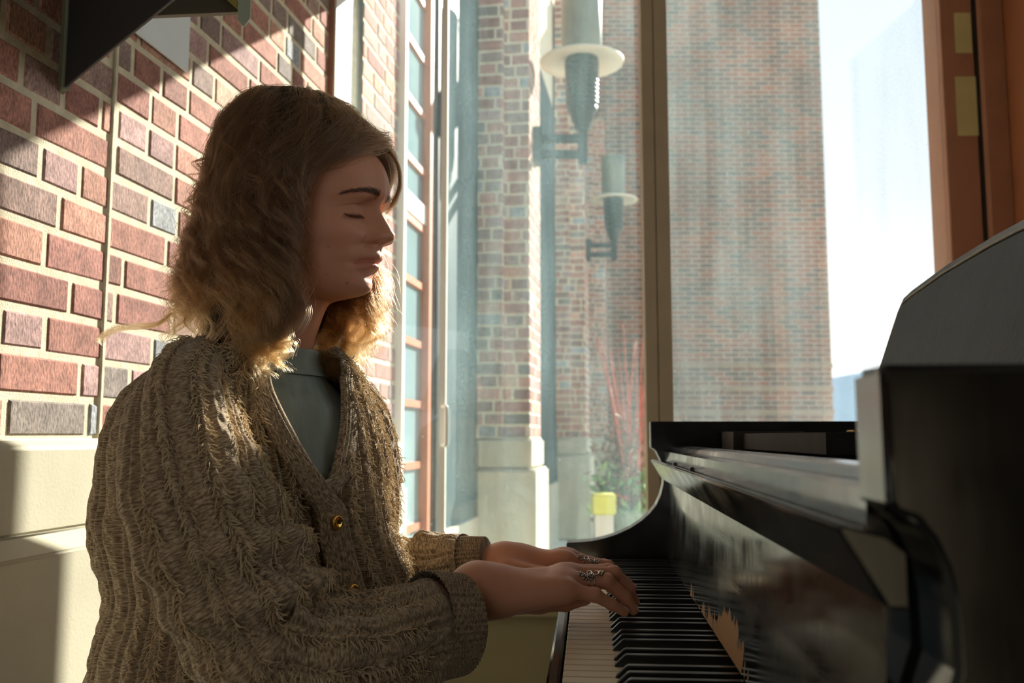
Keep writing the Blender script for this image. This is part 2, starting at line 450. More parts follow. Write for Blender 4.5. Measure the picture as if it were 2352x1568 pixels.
def build_room():
    # brick upper wall: two panels either side of the movement joint
    Yj = 1.617
    Lj = Yj * math.hypot(WB, 1)
    Y0 = -1.6
    L0 = (Yj - Y0) * math.hypot(WB, 1); L1 = (2.78 - Yj) * math.hypot(WB, 1)
    o0 = WP(Y0); o1 = WP(Yj)
    wl = brick_mesh('wall_left', [brick_run(o0, WU, WN, L0 - 0.006, PLZ, 2.62, 11), brick_run(o1, WU, WN, L1, PLZ, 2.62, 23)])
    tag(wl, kind='structure')
    jb = MB(); T = lambda a, n, z: (o1[0] + WU[0] * a + WN[0] * n, o1[1] + WU[1] * a + WN[1] * n, z)
    jb.box(-0.007, 0.004, -0.02, 0.006, PLZ, 2.6, T)
    jb.build('movement_joint', M['mortar'], wl, 0.002)
    bk = MB(); T0 = lambda a, n, z: (o0[0] + WU[0] * a + WN[0] * n, o0[1] + WU[1] * a + WN[1] * n, z)
    bk.box(0, L0 + L1, -0.25, -0.001, 0, 2.62, T0)
    bk.build('wall_core', M['mortar'], wl)
    # stone base, block by block
    prof_up = [(-0.01, PLZ + 0.002), (0.012, PLZ + 0.002), (0.026, PLZ - 0.012), (0.026, PLZ - 0.142), (-0.01, PLZ - 0.142)]
    prof_lo = [(-0.01, PLZ - 0.142), (0.030, PLZ - 0.142), (0.060, PLZ - 0.172), (0.060, 0.0), (-0.01, 0.0)]
    mb = MB(); total = L0 + L1; a = L0 - 0.004
    edges = [a - 1.86, a - 1.24, a - 0.62, a, a + 0.62, total]
    for e0, e1 in zip(edges[:-1], edges[1:]):
        mb.prism([(p, q) for p, q in prof_up], e0 + 0.003, e1 - 0.003, lambda n, s, z: T0(s, n, z))
    for e0, e1 in zip([edges[0], edges[1] + .3, edges[2] + .3, edges[3] + .3, edges[4] + .1], [edges[1] + .3, edges[2] + .3, edges[3] + .3, edges[4] + .1, edges[5]]):
        mb.prism(prof_lo, e0 + 0.002, e1 - 0.002, lambda n, s, z: T0(s, n, z))
    b = mb.build('trim_1', M['stone'], None, 0.004, 2); tag(b, kind='structure')
    fl = MB(); fl.box(-1.5, 2.2, -1.75, 3.02, -0.12, 0.0); tag(fl.build('floor', M['floor']), kind='structure')
    ce = MB(); ce.box(-1.5, 2.4, -1.75, 3.0, 2.62, 2.75); tag(ce.build('ceiling', M['ceiling']), kind='structure')
    # knee wall under the glazing with its sill
    kw = MB(); kw.box(-0.46, 1.9, GY - 0.10, GY + 0.12, 0.0, 0.435); tag(kw.build('wall_back', M['sillwall']), kind='structure')
    si = MB(); si.box(-0.46, 1.9, GY - 0.14, GY + 0.14, 0.435, 0.46); tag(si.build('trim_2', M['sillwall'], None, 0.004), kind='structure')
    hd = MB(); hd.box(-1.2, 2.4, GY - 0.08, 3.10, 2.545, 2.62); tag(hd.build('trim_3', M['brown']), kind='structure')
    # glazing
    w = empty('window_1', (0.4, GY, 0.46), kind='structure')
    X = lambda px, D: (px - 1176.0) / FPX * D
    # left jamb: brown face to the room, deep pale reveal
    j = MB(); j.box(X(706, 2.68), X(750, 2.68), 2.68, GY + 0.02, 0.0, 2.56); j.build('jamb', M['brown'], w, 0.003)
    xl = X(750, 2.68)
    j = MB(); j.box(xl, xl + 0.006, 2.682, GY - 0.008, 0.0, 2.56); j.box(xl, xl + 0.006, GY + 0.008, 3.17, 0.0, 2.56)
    j.build('reveal', M['silver_frame'], w)
    j = MB(); j.box(xl, xl + 0.004, GY - 0.008, GY + 0.008, 0.0, 2.56); j.build('gasket', M['rubber'], w)
    # fill between jamb and the brick wall
    j = MB(); j.box(X(684, 2.72), X(706, 2.68), 2.69, GY, 0.0, 2.56); j.build('jamb', M['brown_dark'], w)
    # post between the two big panes: two olive bars with a groove
    xa, xb = X(1486, GY), X(1540, GY); xm = (xa + xb) / 2 - 0.004
    j = MB(); j.box(xa - 0.006, xm - 0.002, GY - 0.025, GY + 0.025, 0.46, 2.56); j.box(xm + 0.002, xb + 0.004, GY - 0.025, GY + 0.025, 0.46, 2.56)
    j.box(xm - 0.002, xm + 0.002, GY - 0.018, GY + 0.018, 0.46, 2.56)
    j.build('mullion', M['olive'], w)
    # slim pale stile of the glass door leaf with pull handle
    xs = X(1017, GY)
    j = MB(); j.box(xs - 0.010, xs + 0.010, GY - 0.02, GY + 0.02, 0.46, 2.56); st = j.build('stile', M['silver_frame'], w)
    h = MB(); hx = xs + 0.012
    zt, zb = P(0, 934, GY)[2], P(0, 1022, GY)[2]
    pts = [(xs, GY - 0.02, zt), (hx, GY - 0.045, zt), (hx + .004, GY - 0.055, zt - 0.015), (hx + .004, GY - 0.055, zb + 0.015), (hx, GY - 0.045, zb), (xs, GY - 0.02, zb)]
    h.tube(catmull(pts, 6), 0.006, 10); h.build('handle', M['silver_frame'], st, smooth=True)
    # right jamb: brown post, gasket, darker return
    xr0 = X(2192, GY); xr1 = X(2268, GY); xr2 = X(2276, GY); xr3 = X(2330, GY)
    j = MB(); j.box(xr0, xr1, GY - 0.03, GY + 0.10, 0.0, 2.56); j.build('jamb', M['brown'], w, 0.003)
    j = MB(); j.box(xr1, xr2, GY - 0.035, GY + 0.05, 0.0, 2.56); j.build('gasket', M['rubber'], w)
    j = MB(); j.box(xr2, xr3, GY - 0.06, GY + 0.10, 0.0, 2.56); j.build('jamb', M['brown'], w, 0.003)
    j = MB(); j.box(xr3, xr3 + 0.12, 2.3, GY + 0.10, 0.0, 2.56); j.build('jamb', M['brown_dark'], w, 0.004)
    for x0, x1, m in ((xl + 0.006, xs - 0.010, 'glass_clean'), (xs + 0.010, xa - 0.006, 'glass'), (xb + 0.004, xr0, 'glass')):
        g = MB(); g.box(x0, x1, GY - 0.003, GY + 0.003, 0.46, 2.56); g.build('pane', M[m], w)
    sx = xr3 + 0.12
    w2_ = empty('window_2', (sx, 0.7, 0.9), kind='structure')
    fr_ = MB()
    for y0_, y1_, z0_, z1_ in ((-0.25, -0.19, .9, 2.45), (1.59, 1.65, .9, 2.45), (-0.25, 1.65, .9, .96), (-0.25, 1.65, 2.39, 2.45), (.67, .73, .9, 2.45)): fr_.box(sx + .02, sx + .09, y0_, y1_, z0_, z1_)
    fr_.build('frame', M['brown'], w2_)
    g = MB(); g.box(sx + .05, sx + .056, -0.2, 1.6, .95, 2.4); g.build('pane', M['glass_clean'], w2_)
    wr = MB()
    for y0_, y1_, z0_, z1_ in ((-1.6, -.25, 0, 2.62), (1.65, GY + .1, 0, 2.62), (-.25, 1.65, 0, .9), (-.25, 1.65, 2.45, 2.62)): wr.box(sx, sx + .13, y0_, y1_, z0_, z1_)
    tag(wr.build('wall_right', M['inner_wall']), kind='structure')
    # wall behind the camera; its doorway is added and sized for fill light
    we = MB(); we.box(-1.5, -1.15, -1.75, -1.6, 0, 2.62); we.box(-0.35, xr3 + 0.25, -1.75, -1.6, 0, 2.62); we.box(-1.15, -0.35, -1.75, -1.6, 2.2, 2.62)
    tag(we.build('wall_rear', M['inner_wall']), kind='structure')
    # added brick sun blocker, unseen outside the right post; it keeps the low sun off the keys and the face
    rt = brick_mesh('sun_blocker', [brick_run((1.885, 3.98, 0), (0, -1), (-1, 0), 0.9, 0, 2.9, 91), brick_run((1.885, 3.98, 0), (1, 0), (0, 1), 1.2, 0, 2.9, 92)])
    tag(rt, kind='structure')
    rc = MB(); rc.box(1.887, 3.1, 3.07, 3.978, 0, 2.9); rc.build('wall_core', M['mortar'], rt)  # core of the added sun blocker
    # pale patches that paint in reflections on the right post
    for (a, b_, c, d), nm in (((2195, 2228, 30, 122), 'upper pale yellow painted reflection on the brown window post at right'),
                              ((2200, 2240, 176, 312), 'lower and taller pale yellow painted reflection on the brown window post at right')):
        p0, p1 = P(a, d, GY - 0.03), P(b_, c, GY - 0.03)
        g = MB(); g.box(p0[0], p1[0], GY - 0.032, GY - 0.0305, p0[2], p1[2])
        tag(g.build('painted_reflection', M['reflection']), nm, 'reflection', 'painted reflections on the window post')

def build_outside():
    gr = MB(); gr.box(-8, 45, GY + 0.13, 70, -0.12, 0.0); gr.box(-12, 12, -14, -1.62, -0.12, 0.0); tag(gr.build('pavement', M['concrete']), kind='structure')
    b = empty('brick_building', WP(5.0), 'long red brick building with stone plinth and piers running away outside the window', 'building')
    ln = lambda y0, y1: (y1 - y0) * math.hypot(WB, 1)
    T = lambda Y: (lambda s, n, z: (WP(Y)[0] + WU[0] * s + WN[0] * n, WP(Y)[1] + WU[1] * s + WN[1] * n, z))
    # wall stretches (openings left for the windows)
    H = 6.5
    brick_mesh('wall', [brick_run(WP(3.0), WU, WN, ln(3.0, 3.42), PLZ, 4.2, 31),
                        brick_run(WP(3.86), WU, WN, ln(3.86, 3.95), PLZ, 4.2, 33),
                        brick_run(WP(5.0), WU, WN, ln(5.0, 7.2), PLZ, 5.2, 35, tone=0.9), brick_run(WP(8.88), WU, WN, ln(8.88, 9.4), PLZ, 5.4, 36, tone=0.9)], b)
    mb = MB(); mb.box(0, ln(2.97, 12.9), -0.3, -0.02, 0, H, T(2.97)); mb.build('wall_core', M['mortar'], b)
    w2 = MB(); w2.box(0, ln(9.4, 12.9), -0.05, 0.0, PLZ, H, T(9.4)); w2.build('wall', M['brick_y'], b)
    w2 = MB(); w2.box(0, ln(9.4, 12.9), -0.05, 0.03, 0, PLZ, T(9.4)); w2.build('plinth', M['stone'], b, 0.01)
    w2 = MB(); w2.box(0, ln(5.5, 7.2), -0.05, 0.03, 0, PLZ, T(5.5)); w2.build('plinth', M['stone'], b, 0.01)
    # windows in the long wall
    for (y0, y1, glass, stile) in ((3.42, 3.86, 'pale_glass', 'white_paint'), (3.95, 5.0, 'dark_glass', 'lamp_dark'), (7.2, 8.88, 'dark_glass', 'lamp_dark')):
        t = T(y0); l = ln(y0, y1)
        f = MB(); f.box(0.0, 0.035, -0.06, 0.03, 0.55, 4.2, t); wf = f.build('window', M[stile], b, 0.003)
        f = MB(); f.box(l - 0.045, l, -0.06, 0.03, 0.55, 4.2, t)
        if stile == 'lamp_dark': f = MB(); f.box(0.05, 0.10, -0.05, 0.0, 0.55, 4.2, t)
        else:
         for zz in np.arange(0.60, 4.2, 0.245): f.box(0.035, l - 0.045, -0.05, 0.008, zz, zz + 0.028, t)
        f.build('muntin', M['orange'], wf)
        f = MB(); f.box(0.03, l - 0.04, -0.05, 0.012, 1.86, 1.94, t)
        if stile != 'lamp_dark': f.build('transom', M['white_paint'], wf)
        f = MB(); f.box(0.02, l - 0.02, -0.0195, -0.006, 0.55, 4.2, t); f.build('pane', M[glass], wf)
        f = MB(); f.box(0, l, -0.05, 0.02, 0.0, 0.55, t); f.build('plinth', M['stone'], wf)
    # low stone pier at the near end
    p = MB(); p.box(0, 0.30, 0.0, 0.075, 0, 0.80, T(3.06)); p.box(0.01, 0.28, 0.0, 0.055, 0.80, PLZ, T(3.06))
    p.build('plinth', M['stone'], b, 0.012)
    # piers
    for i, (Y, proj, dep) in enumerate(((5.05, 0.28, 0.46), (8.95, 0.28, 0.46), (12.45, 0.28, 0.40))):
        o = np.array(WP(Y, 0)); n3 = np.array([WN[0], WN[1], 0]); u3 = np.array([WU[0], WU[1], 0])
        hgt = 4.6 if i == 0 else 5.4
        step = 0.06
        runs = [brick_run(o - u3 * step, WN, -WU, proj * 0.5, PLZ, hgt, 51 + i),
                brick_run(o - u3 * step + n3 * proj * 0.5, WU, WN, step, PLZ, hgt, 57 + i),
                brick_run(o + n3 * proj * 0.5, WN, -WU, proj * 0.5, PLZ, hgt, 61 + i),
                brick_run(o + n3 * proj, WU, WN, dep, PLZ, hgt, 71 + i)]
        pl = brick_mesh('pier', runs, b)
        c = MB(); c.box(-step, dep, -0.1, proj * 0.5, 0, hgt, T(Y)); c.box(0, dep, 0, proj - 0.001, 0, hgt, T(Y)); 
        s = MB(); s.box(-step - 0.03, dep + 0.03, 0, proj + 0.045, 0, 0.80, T(Y)); s.box(-step - 0.012, dep + 0.01, 0, proj + 0.02, 0.80, PLZ, T(Y))
        s.build('pier_plinth', M['stone'], pl, 0.014)
        d = MB(); d.box(0.001, dep + 0.01, 0, proj - 0.003, 0.9, hgt, T(Y)); d.build('pier_core', M['mortar'], pl)
    # gable building closing the view
    e = empty('corner_building', (2.8, 13.2, 0), 'tall shaded brick building filling the right window pane', 'building')
    xr = (1912 - 1176) / FPX * 13.0
    w = MB(); w.box(WP(12.97)[0] + 0.02, xr, 13.0, 22.0, PLZ, 7.9); w.build('wall', M['brick_x'], e)
    w = MB(); w.box(WP(12.97)[0] + 0.02, xr + 0.03, 12.97, 22.0, 0, PLZ); w.build('plinth', M['stone'], e, 0.01)
    w = MB()
    for zc in (1.30, 1.62, 1.95): w.box(WP(13.2)[0] + 0.3, xr + 0.012, 12.985, 13.1, zc, zc + 0.06)
    w.build('band_course', simple('band_brick', lin(150, 128, 108), .9, .1, 4), e)
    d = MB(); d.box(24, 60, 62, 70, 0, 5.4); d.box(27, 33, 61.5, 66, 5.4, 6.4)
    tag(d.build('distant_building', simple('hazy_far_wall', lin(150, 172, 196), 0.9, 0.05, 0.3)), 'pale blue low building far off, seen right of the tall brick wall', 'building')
    # lamps
    def lamp(px, py, D, k, label):
        c = P(px, py, D)
        r = empty('wall_lamp', c, label, 'lamp', 'disc lamps on the brick piers')
        def lt(prof, name, m, par=r):
            q = MB(); q.lathe(c, prof, 40); return q.build(name, M[m], par, smooth=True)
        S = lambda a: a * k
        d = MB(); d.lathe(c, [(S(.02), S(.035)), (S(.10), S(.03)), (S(.20), S(.012)), (S(.238), -S(.004)), (S(.236), -S(.014)), (S(.19), -S(.004)), (S(.10), S(.008)), (S(.02), S(.01))], 48)
        d.build('disc', M['lamp_disc'], r, smooth=True)
        lt([(S(.10), S(.03)), (S(.115), S(.05)), (S(.115), S(.30)), (S(.12), S(.42)), (S(.09), S(.43))], 'shade', 'lamp_glass')
        pr = [(S(.094), S(.01))]
        for i in range(10):
            z = -0.02 - 0.025 * i; rr = 0.097 - 0.0006 * i
            pr += [(S(rr), S(z)), (S(rr), S(z - .012)), (S(rr - .010), S(z - .014)), (S(rr - .010), S(z - .022))]
        pr += [(S(.088), -S(.275)), (S(.080), -S(.305)), (S(.066), -S(.315)), (S(.062), -S(.355)), (S(.048), -S(.365)), (S(.044), -S(.40)), (S(.028), -S(.405)), (S(.020), -S(.43))]
        lt(pr, 'housing', 'lamp_dark')
        q = MB(); q.box(c[0] - S(.026), c[0] + S(.026), D - S(.026), D + S(.026), c[2] - S(.60), c[2] - S(.37)); q.build('stem', M['lamp_dark'], r, S(.006))
        ax = WA + 0.31 + WB * D
        for zz in (-.455, -.545):
            q = MB(); q.box(min(ax, c[0] - S(.24)), c[0], D - S(.02), D + S(.02), c[2] + S(zz) - S(.022), c[2] + S(zz) + S(.022)); q.build('bracket_arm', M['lamp_dark'], r, S(.004))
        q = MB(); q.box(min(ax, c[0] - S(.25)) - .03, min(ax, c[0] - S(.25)) + S(.02), D - S(.06), D + S(.06), c[2] - S(.60), c[2] - S(.40)); q.build('wall_plate', M['lamp_dark'], r, S(.005))
    lamp(1336, 140, 5.22, 1.04, 'large nearer disc lamp bracketed to the brick pier outside the window')
    lamp(1409, 458, 9.10, 1.04, 'smaller farther disc lamp beyond the first one, beside the window post')
    # planter with red twigs, flowers and a lime box
    D = 8.0
    c = P(1452, 1235, D); c[2] = 0
    pot = empty('planter', c, 'grey-green round planter with red twigs and green leaves, standing outside behind the piano arm', 'planter')
    q = MB(); q.lathe(c, [(.13, 0), (.17, .05), (.20, .32), (.215, .36), (.19, .36), (.18, .32), (.02, .31)], 28); q.build('pot', simple('glazed_pot', lin(150, 160, 140), .6, .08, 8), pot, smooth=True)
    tw = MB(); r = np.random.default_rng(3)
    for i in range(26):
        a = r.uniform(0, 6.28); s = r.uniform(.1, .34); h = r.uniform(.9, 1.75)
        p0 = c + [math.cos(a) * .08, math.sin(a) * .08, .30]; p1 = c + [math.cos(a) * s * .6, math.sin(a) * s * .6, .3 + h * .55]; p2 = c + [math.cos(a) * s * 1.2 + r.normal() * .05, math.sin(a) * s, .3 + h]
        tw.tube(catmull([p0, p1, p2], 5), np.linspace(.011, .004, 11), 5)
    tw.build('red_twigs', simple('red_bark', lin(196, 108, 92), .6, .2, 20), pot, smooth=True)['label'] = 'red bare twigs'
    def foliage(name, c0, rad, n, col, label, size=.05):
        V, F = [], []; r = np.random.default_rng(len(name) + n)
        for i in range(n):
            p = c0 + r.normal(size=3) * rad; d = r.normal(size=3); d /= np.linalg.norm(d); e2 = np.cross(d, r.normal(size=3)); e2 /= np.linalg.norm(e2)
            s = size * r.uniform(.6, 1.3); b0 = len(V); nn = np.cross(d, e2) * s * .25
            V += [p - d * s, p + e2 * s * .45 + nn, p + d * s, p - e2 * s * .45 + nn]; F += [(b0, b0 + 1, b0 + 2, b0 + 3)]
        st = MB()
        for i in range(0, n, 12):
            p = np.mean(V[4 * i:4 * i + 4], 0); st.tube(np.array([root_, root_ * .4 + p * .6 + [0, 0, .02], p]), .003, 4)
        b0 = len(V); V += st.v; F += [tuple(j + b0 for j in f) for f in st.f]
        mesh(name, V, F, simple(name + '_leaf', col, .7, .25, 12), pot, smooth=False)['label'] = label
    root_ = c + [0, 0, .3]
    foliage('leaves', c + [.02, -.05, .52], np.array([.17, .12, .13]), 420, lin(140, 168, 110), 'light green leaves', .05)
    foliage('flowers', P(1432, 1143, 7.9), np.array([.055, .04, .03]), 160, lin(196, 96, 72), 'orange-red flowers', .03)
    foliage('dried_stems', P(1425, 1075, 7.95), np.array([.09, .06, .22]), 380, lin(150, 112, 90), 'brown dried stems', .05)
    p0, p1 = P(1359, 1180, 7.2), P(1412, 1133, 7.2)
    q = MB(); q.box(p0[0], p1[0], 7.1, 7.3, p0[2], p1[2]); bx = q.build('plant_box', simple('lime_box', lin(196, 196, 84), .7, .1, 6), None, .01)
    tag(bx, 'lime yellow box of plants in front of the stone plinth', 'box')
    q = MB(); q.box(p0[0] + .02, p1[0] - .02, 7.12, 7.28, 0.0, p0[2]); q.build('stand', M['concrete'], bx)

def build_wall_things():
    # dark folded panel hung out from the wall
    z0 = P(148, 200, 1.45)[2]
    c = np.array([P(148, 200, 1.45)[0], 1.45]); d = np.array([0.688, -0.725]); nrm = np.array([-d[1], d[0]])
    r = empty('hanging_panel', (c[0], c[1], z0), 'dark angular panel hanging out from the brick wall at upper left', 'panel')
    T = lambda s, n, z: (c[0] + d[0] * s + nrm[0] * n, c[1] + d[1] * s + nrm[1] * n, z)
    m = MB(); m.box(0, 0.80, 0.0, 0.005, z0, z0 + 0.5, T); m.build('board', M['panel'], r, 0.001)
    m = MB(); m.box(-0.036, -0.0005, -0.004, 0.010, z0 - 0.002, z0 + 0.5, T); m.build('edge_strip', M['panel_edge'], r, 0.002)
    pq = lambda pts, D: [(P(x, y, D)[0], P(x, y, D)[2]) for x, y in pts]
    m = MB(); m.prism(pq([(340, 34), (553, 25), (518, -4), (440, -70), (340, -70)], 1.36), 1.362, 1.374, lambda x, y, z: (x, y, z)); m.build('wing', simple('panel_brown', lin(104, 98, 84), .6, .05, 6), r, 0.001)
    m = MB(); m.prism(pq([(555, 27), (556, 12), (530, -14), (516, -6)], 1.355), 1.356, 1.378, lambda x, y, z: (x, y, z)); m.build('wing_edge', simple('panel_yellow_edge', lin(190, 176, 100), .6, .05, 6), r)
    m = MB(); q0, q1 = P(547, 0, 1.355), P(574, 62, 1.355)
    xm = (q0[0] + q1[0]) / 2; zt = z0 + .3
    m.prism([(q0[0], q1[2] + .012), (xm, q1[2]), (q1[0], q1[2] + .014), (q1[0], zt), (q0[0], zt)], 1.355, 1.357, lambda x, y, z: (x, y, z)); m.build('strap', M['strip'], r)
    # white sheet on the brickwork
    Yb = 2088.0 / (1513 - 385); zb = P(385, 168, Yb)[2]
    Ya = Yb - 0.30; l = 0.30 * math.hypot(WB, 1); o = WP(Ya)
    T2 = lambda s, n, z: (o[0] + WU[0] * s + WN[0] * n, o[1] + WU[1] * s + WN[1] * n, z)
    m = MB(); m.box(0, l, 0.009, 0.013, zb, zb + 0.30, T2)
    tag(m.build('wall_sheet', M['paper']), 'white sheet fixed on the brick wall behind the dark panel', 'sign')


# ------------------------------------------------------------------ piano
AZ = math.atan(176.0 / 2110.0)
KU = np.array([math.sin(AZ), math.cos(AZ)]); KV = np.array([math.cos(AZ), -math.sin(AZ)])
KZ = -0.235           # white key tops, relative to the camera height
def K(v, u, z):
    """Piano space: v towards the strings, u along the keys (away from the camera), z about the camera height."""
    return (KV[0] * v + KU[0] * u, KV[1] * v + KU[1] * u, CAMZ + z)

def lacquer(name, chips=False):
    m, nt, out = new_mat(name)
    b = N(nt, 'ShaderNodeBsdfPrincipled', Roughness=0.2)
    b.inputs['Specular IOR Level'].default_value = 0.55
    tc = N(nt, 'ShaderNodeTexCoord')
    n1 = N(nt, 'ShaderNodeTexNoise', Scale=14.0, Detail=5.0); L(nt, tc.outputs['Object'], n1.inputs['Vector'])
    mp = N(nt, 'ShaderNodeMapping', Scale=(60, 60, 5)); L(nt, tc.outputs['Object'], mp.inputs[0])
    n2 = N(nt, 'ShaderNodeTexNoise', Scale=3.0, Detail=4.0); L(nt, mp.outputs[0], n2.inputs['Vector'])
    r = N(nt, 'ShaderNodeMapRange'); L(nt, n1.outputs[0], r.inputs[0])
    for i, v in ((1, 0.3), (2, 0.7), (3, 0.09), (4, 0.22)): r.inputs[i].default_value = v
    r2 = N(nt, 'ShaderNodeMapRange'); L(nt, n2.outputs[0], r2.inputs[0])
    for i, v in ((1, 0.4), (2, 0.75), (3, 0.0), (4, 0.06)): r2.inputs[i].default_value = v
    ad = N(nt, 'ShaderNodeMath', _operation='ADD'); L(nt, r.outputs[0], ad.inputs[0]); L(nt, r2.outputs[0], ad.inputs[1]); L(nt, ad.outputs[0], b.inputs['Roughness'])
    base = lin(22, 21, 20)
    b.inputs['Base Color'].default_value = base
    if chips:
        at = N(nt, 'ShaderNodeAttribute', _attribute_name='tone')
        mp3 = N(nt, 'ShaderNodeMapping', Scale=(70, 70, 34)); L(nt, tc.outputs['Object'], mp3.inputs[0])
        n3 = N(nt, 'ShaderNodeTexNoise', Scale=1.0, Detail=5.0); L(nt, mp3.outputs[0], n3.inputs['Vector'])
        sp = N(nt, 'ShaderNodeSeparateColor'); L(nt, at.outputs['Color'], sp.inputs[0])
        s1 = N(nt, 'ShaderNodeMath', _operation='ADD'); L(nt, n3.outputs[0], s1.inputs[0]); L(nt, sp.outputs[0], s1.inputs[1])
        th = N(nt, 'ShaderNodeMapRange', _clamp=True); L(nt, s1.outputs[0], th.inputs[0])
        for i, v in ((1, 1.0), (2, 1.06), (3, 0.0), (4, 1.0)): th.inputs[i].default_value = v
        L(nt, mixc(nt, th.outputs[0], base, lin(186, 146, 102)), b.inputs['Base Color'])
        mr = N(nt, 'ShaderNodeMix'); L(nt, th.outputs[0], mr.inputs[0]); L(nt, ad.outputs[0], mr.inputs[2]); mr.inputs[3].default_value = 0.8; L(nt, mr.outputs[0], b.inputs['Roughness'])
    bp = N(nt, 'ShaderNodeBump', Strength=0.04, Distance=0.002); L(nt, n1.outputs[0], bp.inputs['Height']); L(nt, bp.outputs[0], b.inputs['Normal'])
    L(nt, b.outputs[0], out.inputs[0])
    return m

M['lacquer'] = lacquer('black_lacquer')
M['lacquer_chipped'] = lacquer('chipped_black_lacquer', True)
M['ebony'] = simple('black_key_satin', lin(26, 25, 25), 0.28, 0.1, 60)
M['ivory'] = simple('white_key_ivory', lin(226, 208, 176), 0.3, 0.04, 25)
M['felt'] = simple('red_brown_felt', lin(104, 52, 40), 0.95, 0.15, 200)
M['brass'] = simple('brass', lin(200, 160, 90), 0.3, 0.05, 40, metal=1.0)
M['gold_plate'] = simple('cast_iron_plate', lin(60, 50, 38), 0.5, 0.1, 10)
M['worn_wood'] = simple('worn_dark_wood', lin(40, 34, 28), 0.8, 0.2, 30)
M['desk_panel'] = simple('blue_black_desk_panel', lin(26, 32, 38), 0.5, 0.25, 12, 0.1, 60, spec=0.15)
M['bright_edge'] = simple('rubbed_lacquer_edge', lin(120, 108, 88), 0.45, 0.2, 60)

def build_piano():
    u0, u1 = 0.440, 1.820           # outer faces of the two arms
    ki0, ki1 = 0.492, 1.770         # between the arms
    pn = empty('grand_piano', K(0.5, 1.1, -CAMZ), 'worn black grand piano with open music desk that the person plays', 'piano')
    T = lambda v, u, z: K(v, u, z)
    # arms
    far = [(.117, .030), (.117, -.0195), (.1256, -.024), (.138, -.050), (.1405, -.070), (.139, -.088), (.134, -.108), (.125, -.127), (.112, -.143), (.096, -.157),
           (.076, -.170), (.050, -.182), (.028, -.189), (.005, -.1945), (-.020, -.197), (-.043, -.1985), (-.0445, -.2005), (-.0445, -.285), (.60, -.285), (.60, .030)]
    m = MB(); m.prism(far, ki1, u1, T); fa = m.build('arm', M['lacquer'], pn, 0.0025, 2)
    near = [(.136, .034), (.1365, -.030), (.139, -.0350), (.1480, -.0385), (.1545, -.047), (.160, -.060), (.163, -.078), (.1635, -.105), (.155, -.13), (.12, -.16), (.05, -.185), (-.043, -.1985), (-.043, -.285), (.60, -.285), (.60, .034)]
    m = MB(); m.prism(near, u0, ki0 - .004, T); m.build('arm', M['lacquer'], pn, 0.004, 3)
    # rim: bass side, tail, bent side
    path = catmull([(.55, u1 - .025), (1.0, u1 - .025), (1.35, u1 - .025), (1.55, u1 - .09), (1.63, u1 - .26), (1.58, u1 - .44), (1.40, u1 - .58), (1.15, u1 - .72), (.95, u1 - .98), (.82, u1 - 1.22), (.66, u0 + .04), (.55, u0 + .025)], 8)
    t = np.gradient(path, axis=0); t /= np.linalg.norm(t, axis=1)[:, None]; nn = np.stack([-t[:, 1], t[:, 0]], 1)
    V = []
    for p, q in zip(path, nn):
        for s, z in ((.025, -.285), (.025, .030), (-.025, .030), (-.025, -.285)): V.append(K(*(p + q * s), z))
    F = [tuple(f) for f in grid_faces(len(path), 4, True)] + [(0, 1, 2, 3), tuple(range(4 * len(path) - 4, 4 * len(path)))[::-1]]
    m = MB(); m.add(V, F); m.build('rim', M['lacquer'], pn, 0.003)
    # bed, plate
    inner = [tuple(p) for p in path + nn * (-.026)]
    m = MB(); v = [K(a, b, -.20) for a, b in inner] + [K(a, b, -.18) for a, b in inner]; n = len(inner)
    m.add(v, [tuple(range(n)), tuple(range(2 * n - 1, n - 1, -1))] + [(i, (i + 1) % n, (i + 1) % n + n, i + n) for i in range(n)]); m.build('soundboard', M['gold_plate'], pn)
    m = MB(); m.box(.19, .60, ki0, ki1, -.20, -.060, T); m.build('pin_block', M['ebony'], pn)
    m = MB(); m.box(-.030, .60, ki0 - .003, ki1, -.300, -.262, T); m.build('keybed', M['lacquer'], pn)
    m = MB(); m.box(-.0445, -.0315, ki0 - .003, ki1 - .001, -.300, -.2385, T); m.build('key_slip', M['lacquer'], pn, 0.003)
    # fallboard: curved face, stepped strips on top
    prof = [(.1405, -.2215), (.1430, -.190), (.1470, -.150), (.1485, -.110), (.1480, -.079), (.1420, -.073), (.1410, -.052), (.1420, -.0265), (.1500, -.0245), (.1590, -.0240), (.1610, -.0185), (.1660, -.0170), (.190, -.0165), (.190, -.2215)]
    # resample the front face so the worn patches follow it
    us = np.linspace(ki0, ki1, 160); fz = np.concatenate([np.linspace(-.2215, -.079, 40), [-.073, -.052, -.0265, -.0245, -.0240, -.0185, -.0170, -.0165, -.2215]])
    fv = np.concatenate([np.interp(np.linspace(-.2215, -.079, 40), [-.2215, -.190, -.150, -.110, -.079], [.1405, .1430, .1470, .1485, .1480]), [.1420, .1410, .1420, .1500, .1590, .1610, .1660, .190, .190]])
    V = []; C = []
    for u in us:
        for v, z in zip(fv, fz):
            V.append(K(v, u, z))
            w = np.exp(-((z + .2215) / .030) ** 2) * (0.56 * np.exp(-((u - 1.0) / .20) ** 2) + (.42 if z < -.200 else .30) * np.exp(-((u - 1.35) / .28) ** 2))
            w += .52 * np.exp(-((z + .192) / .022) ** 2 - ((u - .98) / .09) ** 2)
            C.append((w if z < -.08 else 0.02, 0, 0, 1))
    F = [tuple(f) for f in grid_faces(len(us), len(fz), False)]
    F += [tuple(range(len(fz)))[::-1], tuple(range((len(us) - 1) * len(fz), len(us) * len(fz)))]
    fb = mesh('fallboard', V, F, M['lacquer_chipped'], pn, smooth=False, cattr=C)
    bm = bmesh.new(); bm.from_mesh(fb.data); bmesh.ops.recalc_face_normals(bm, faces=bm.faces); bm.to_mesh(fb.data); bm.free()
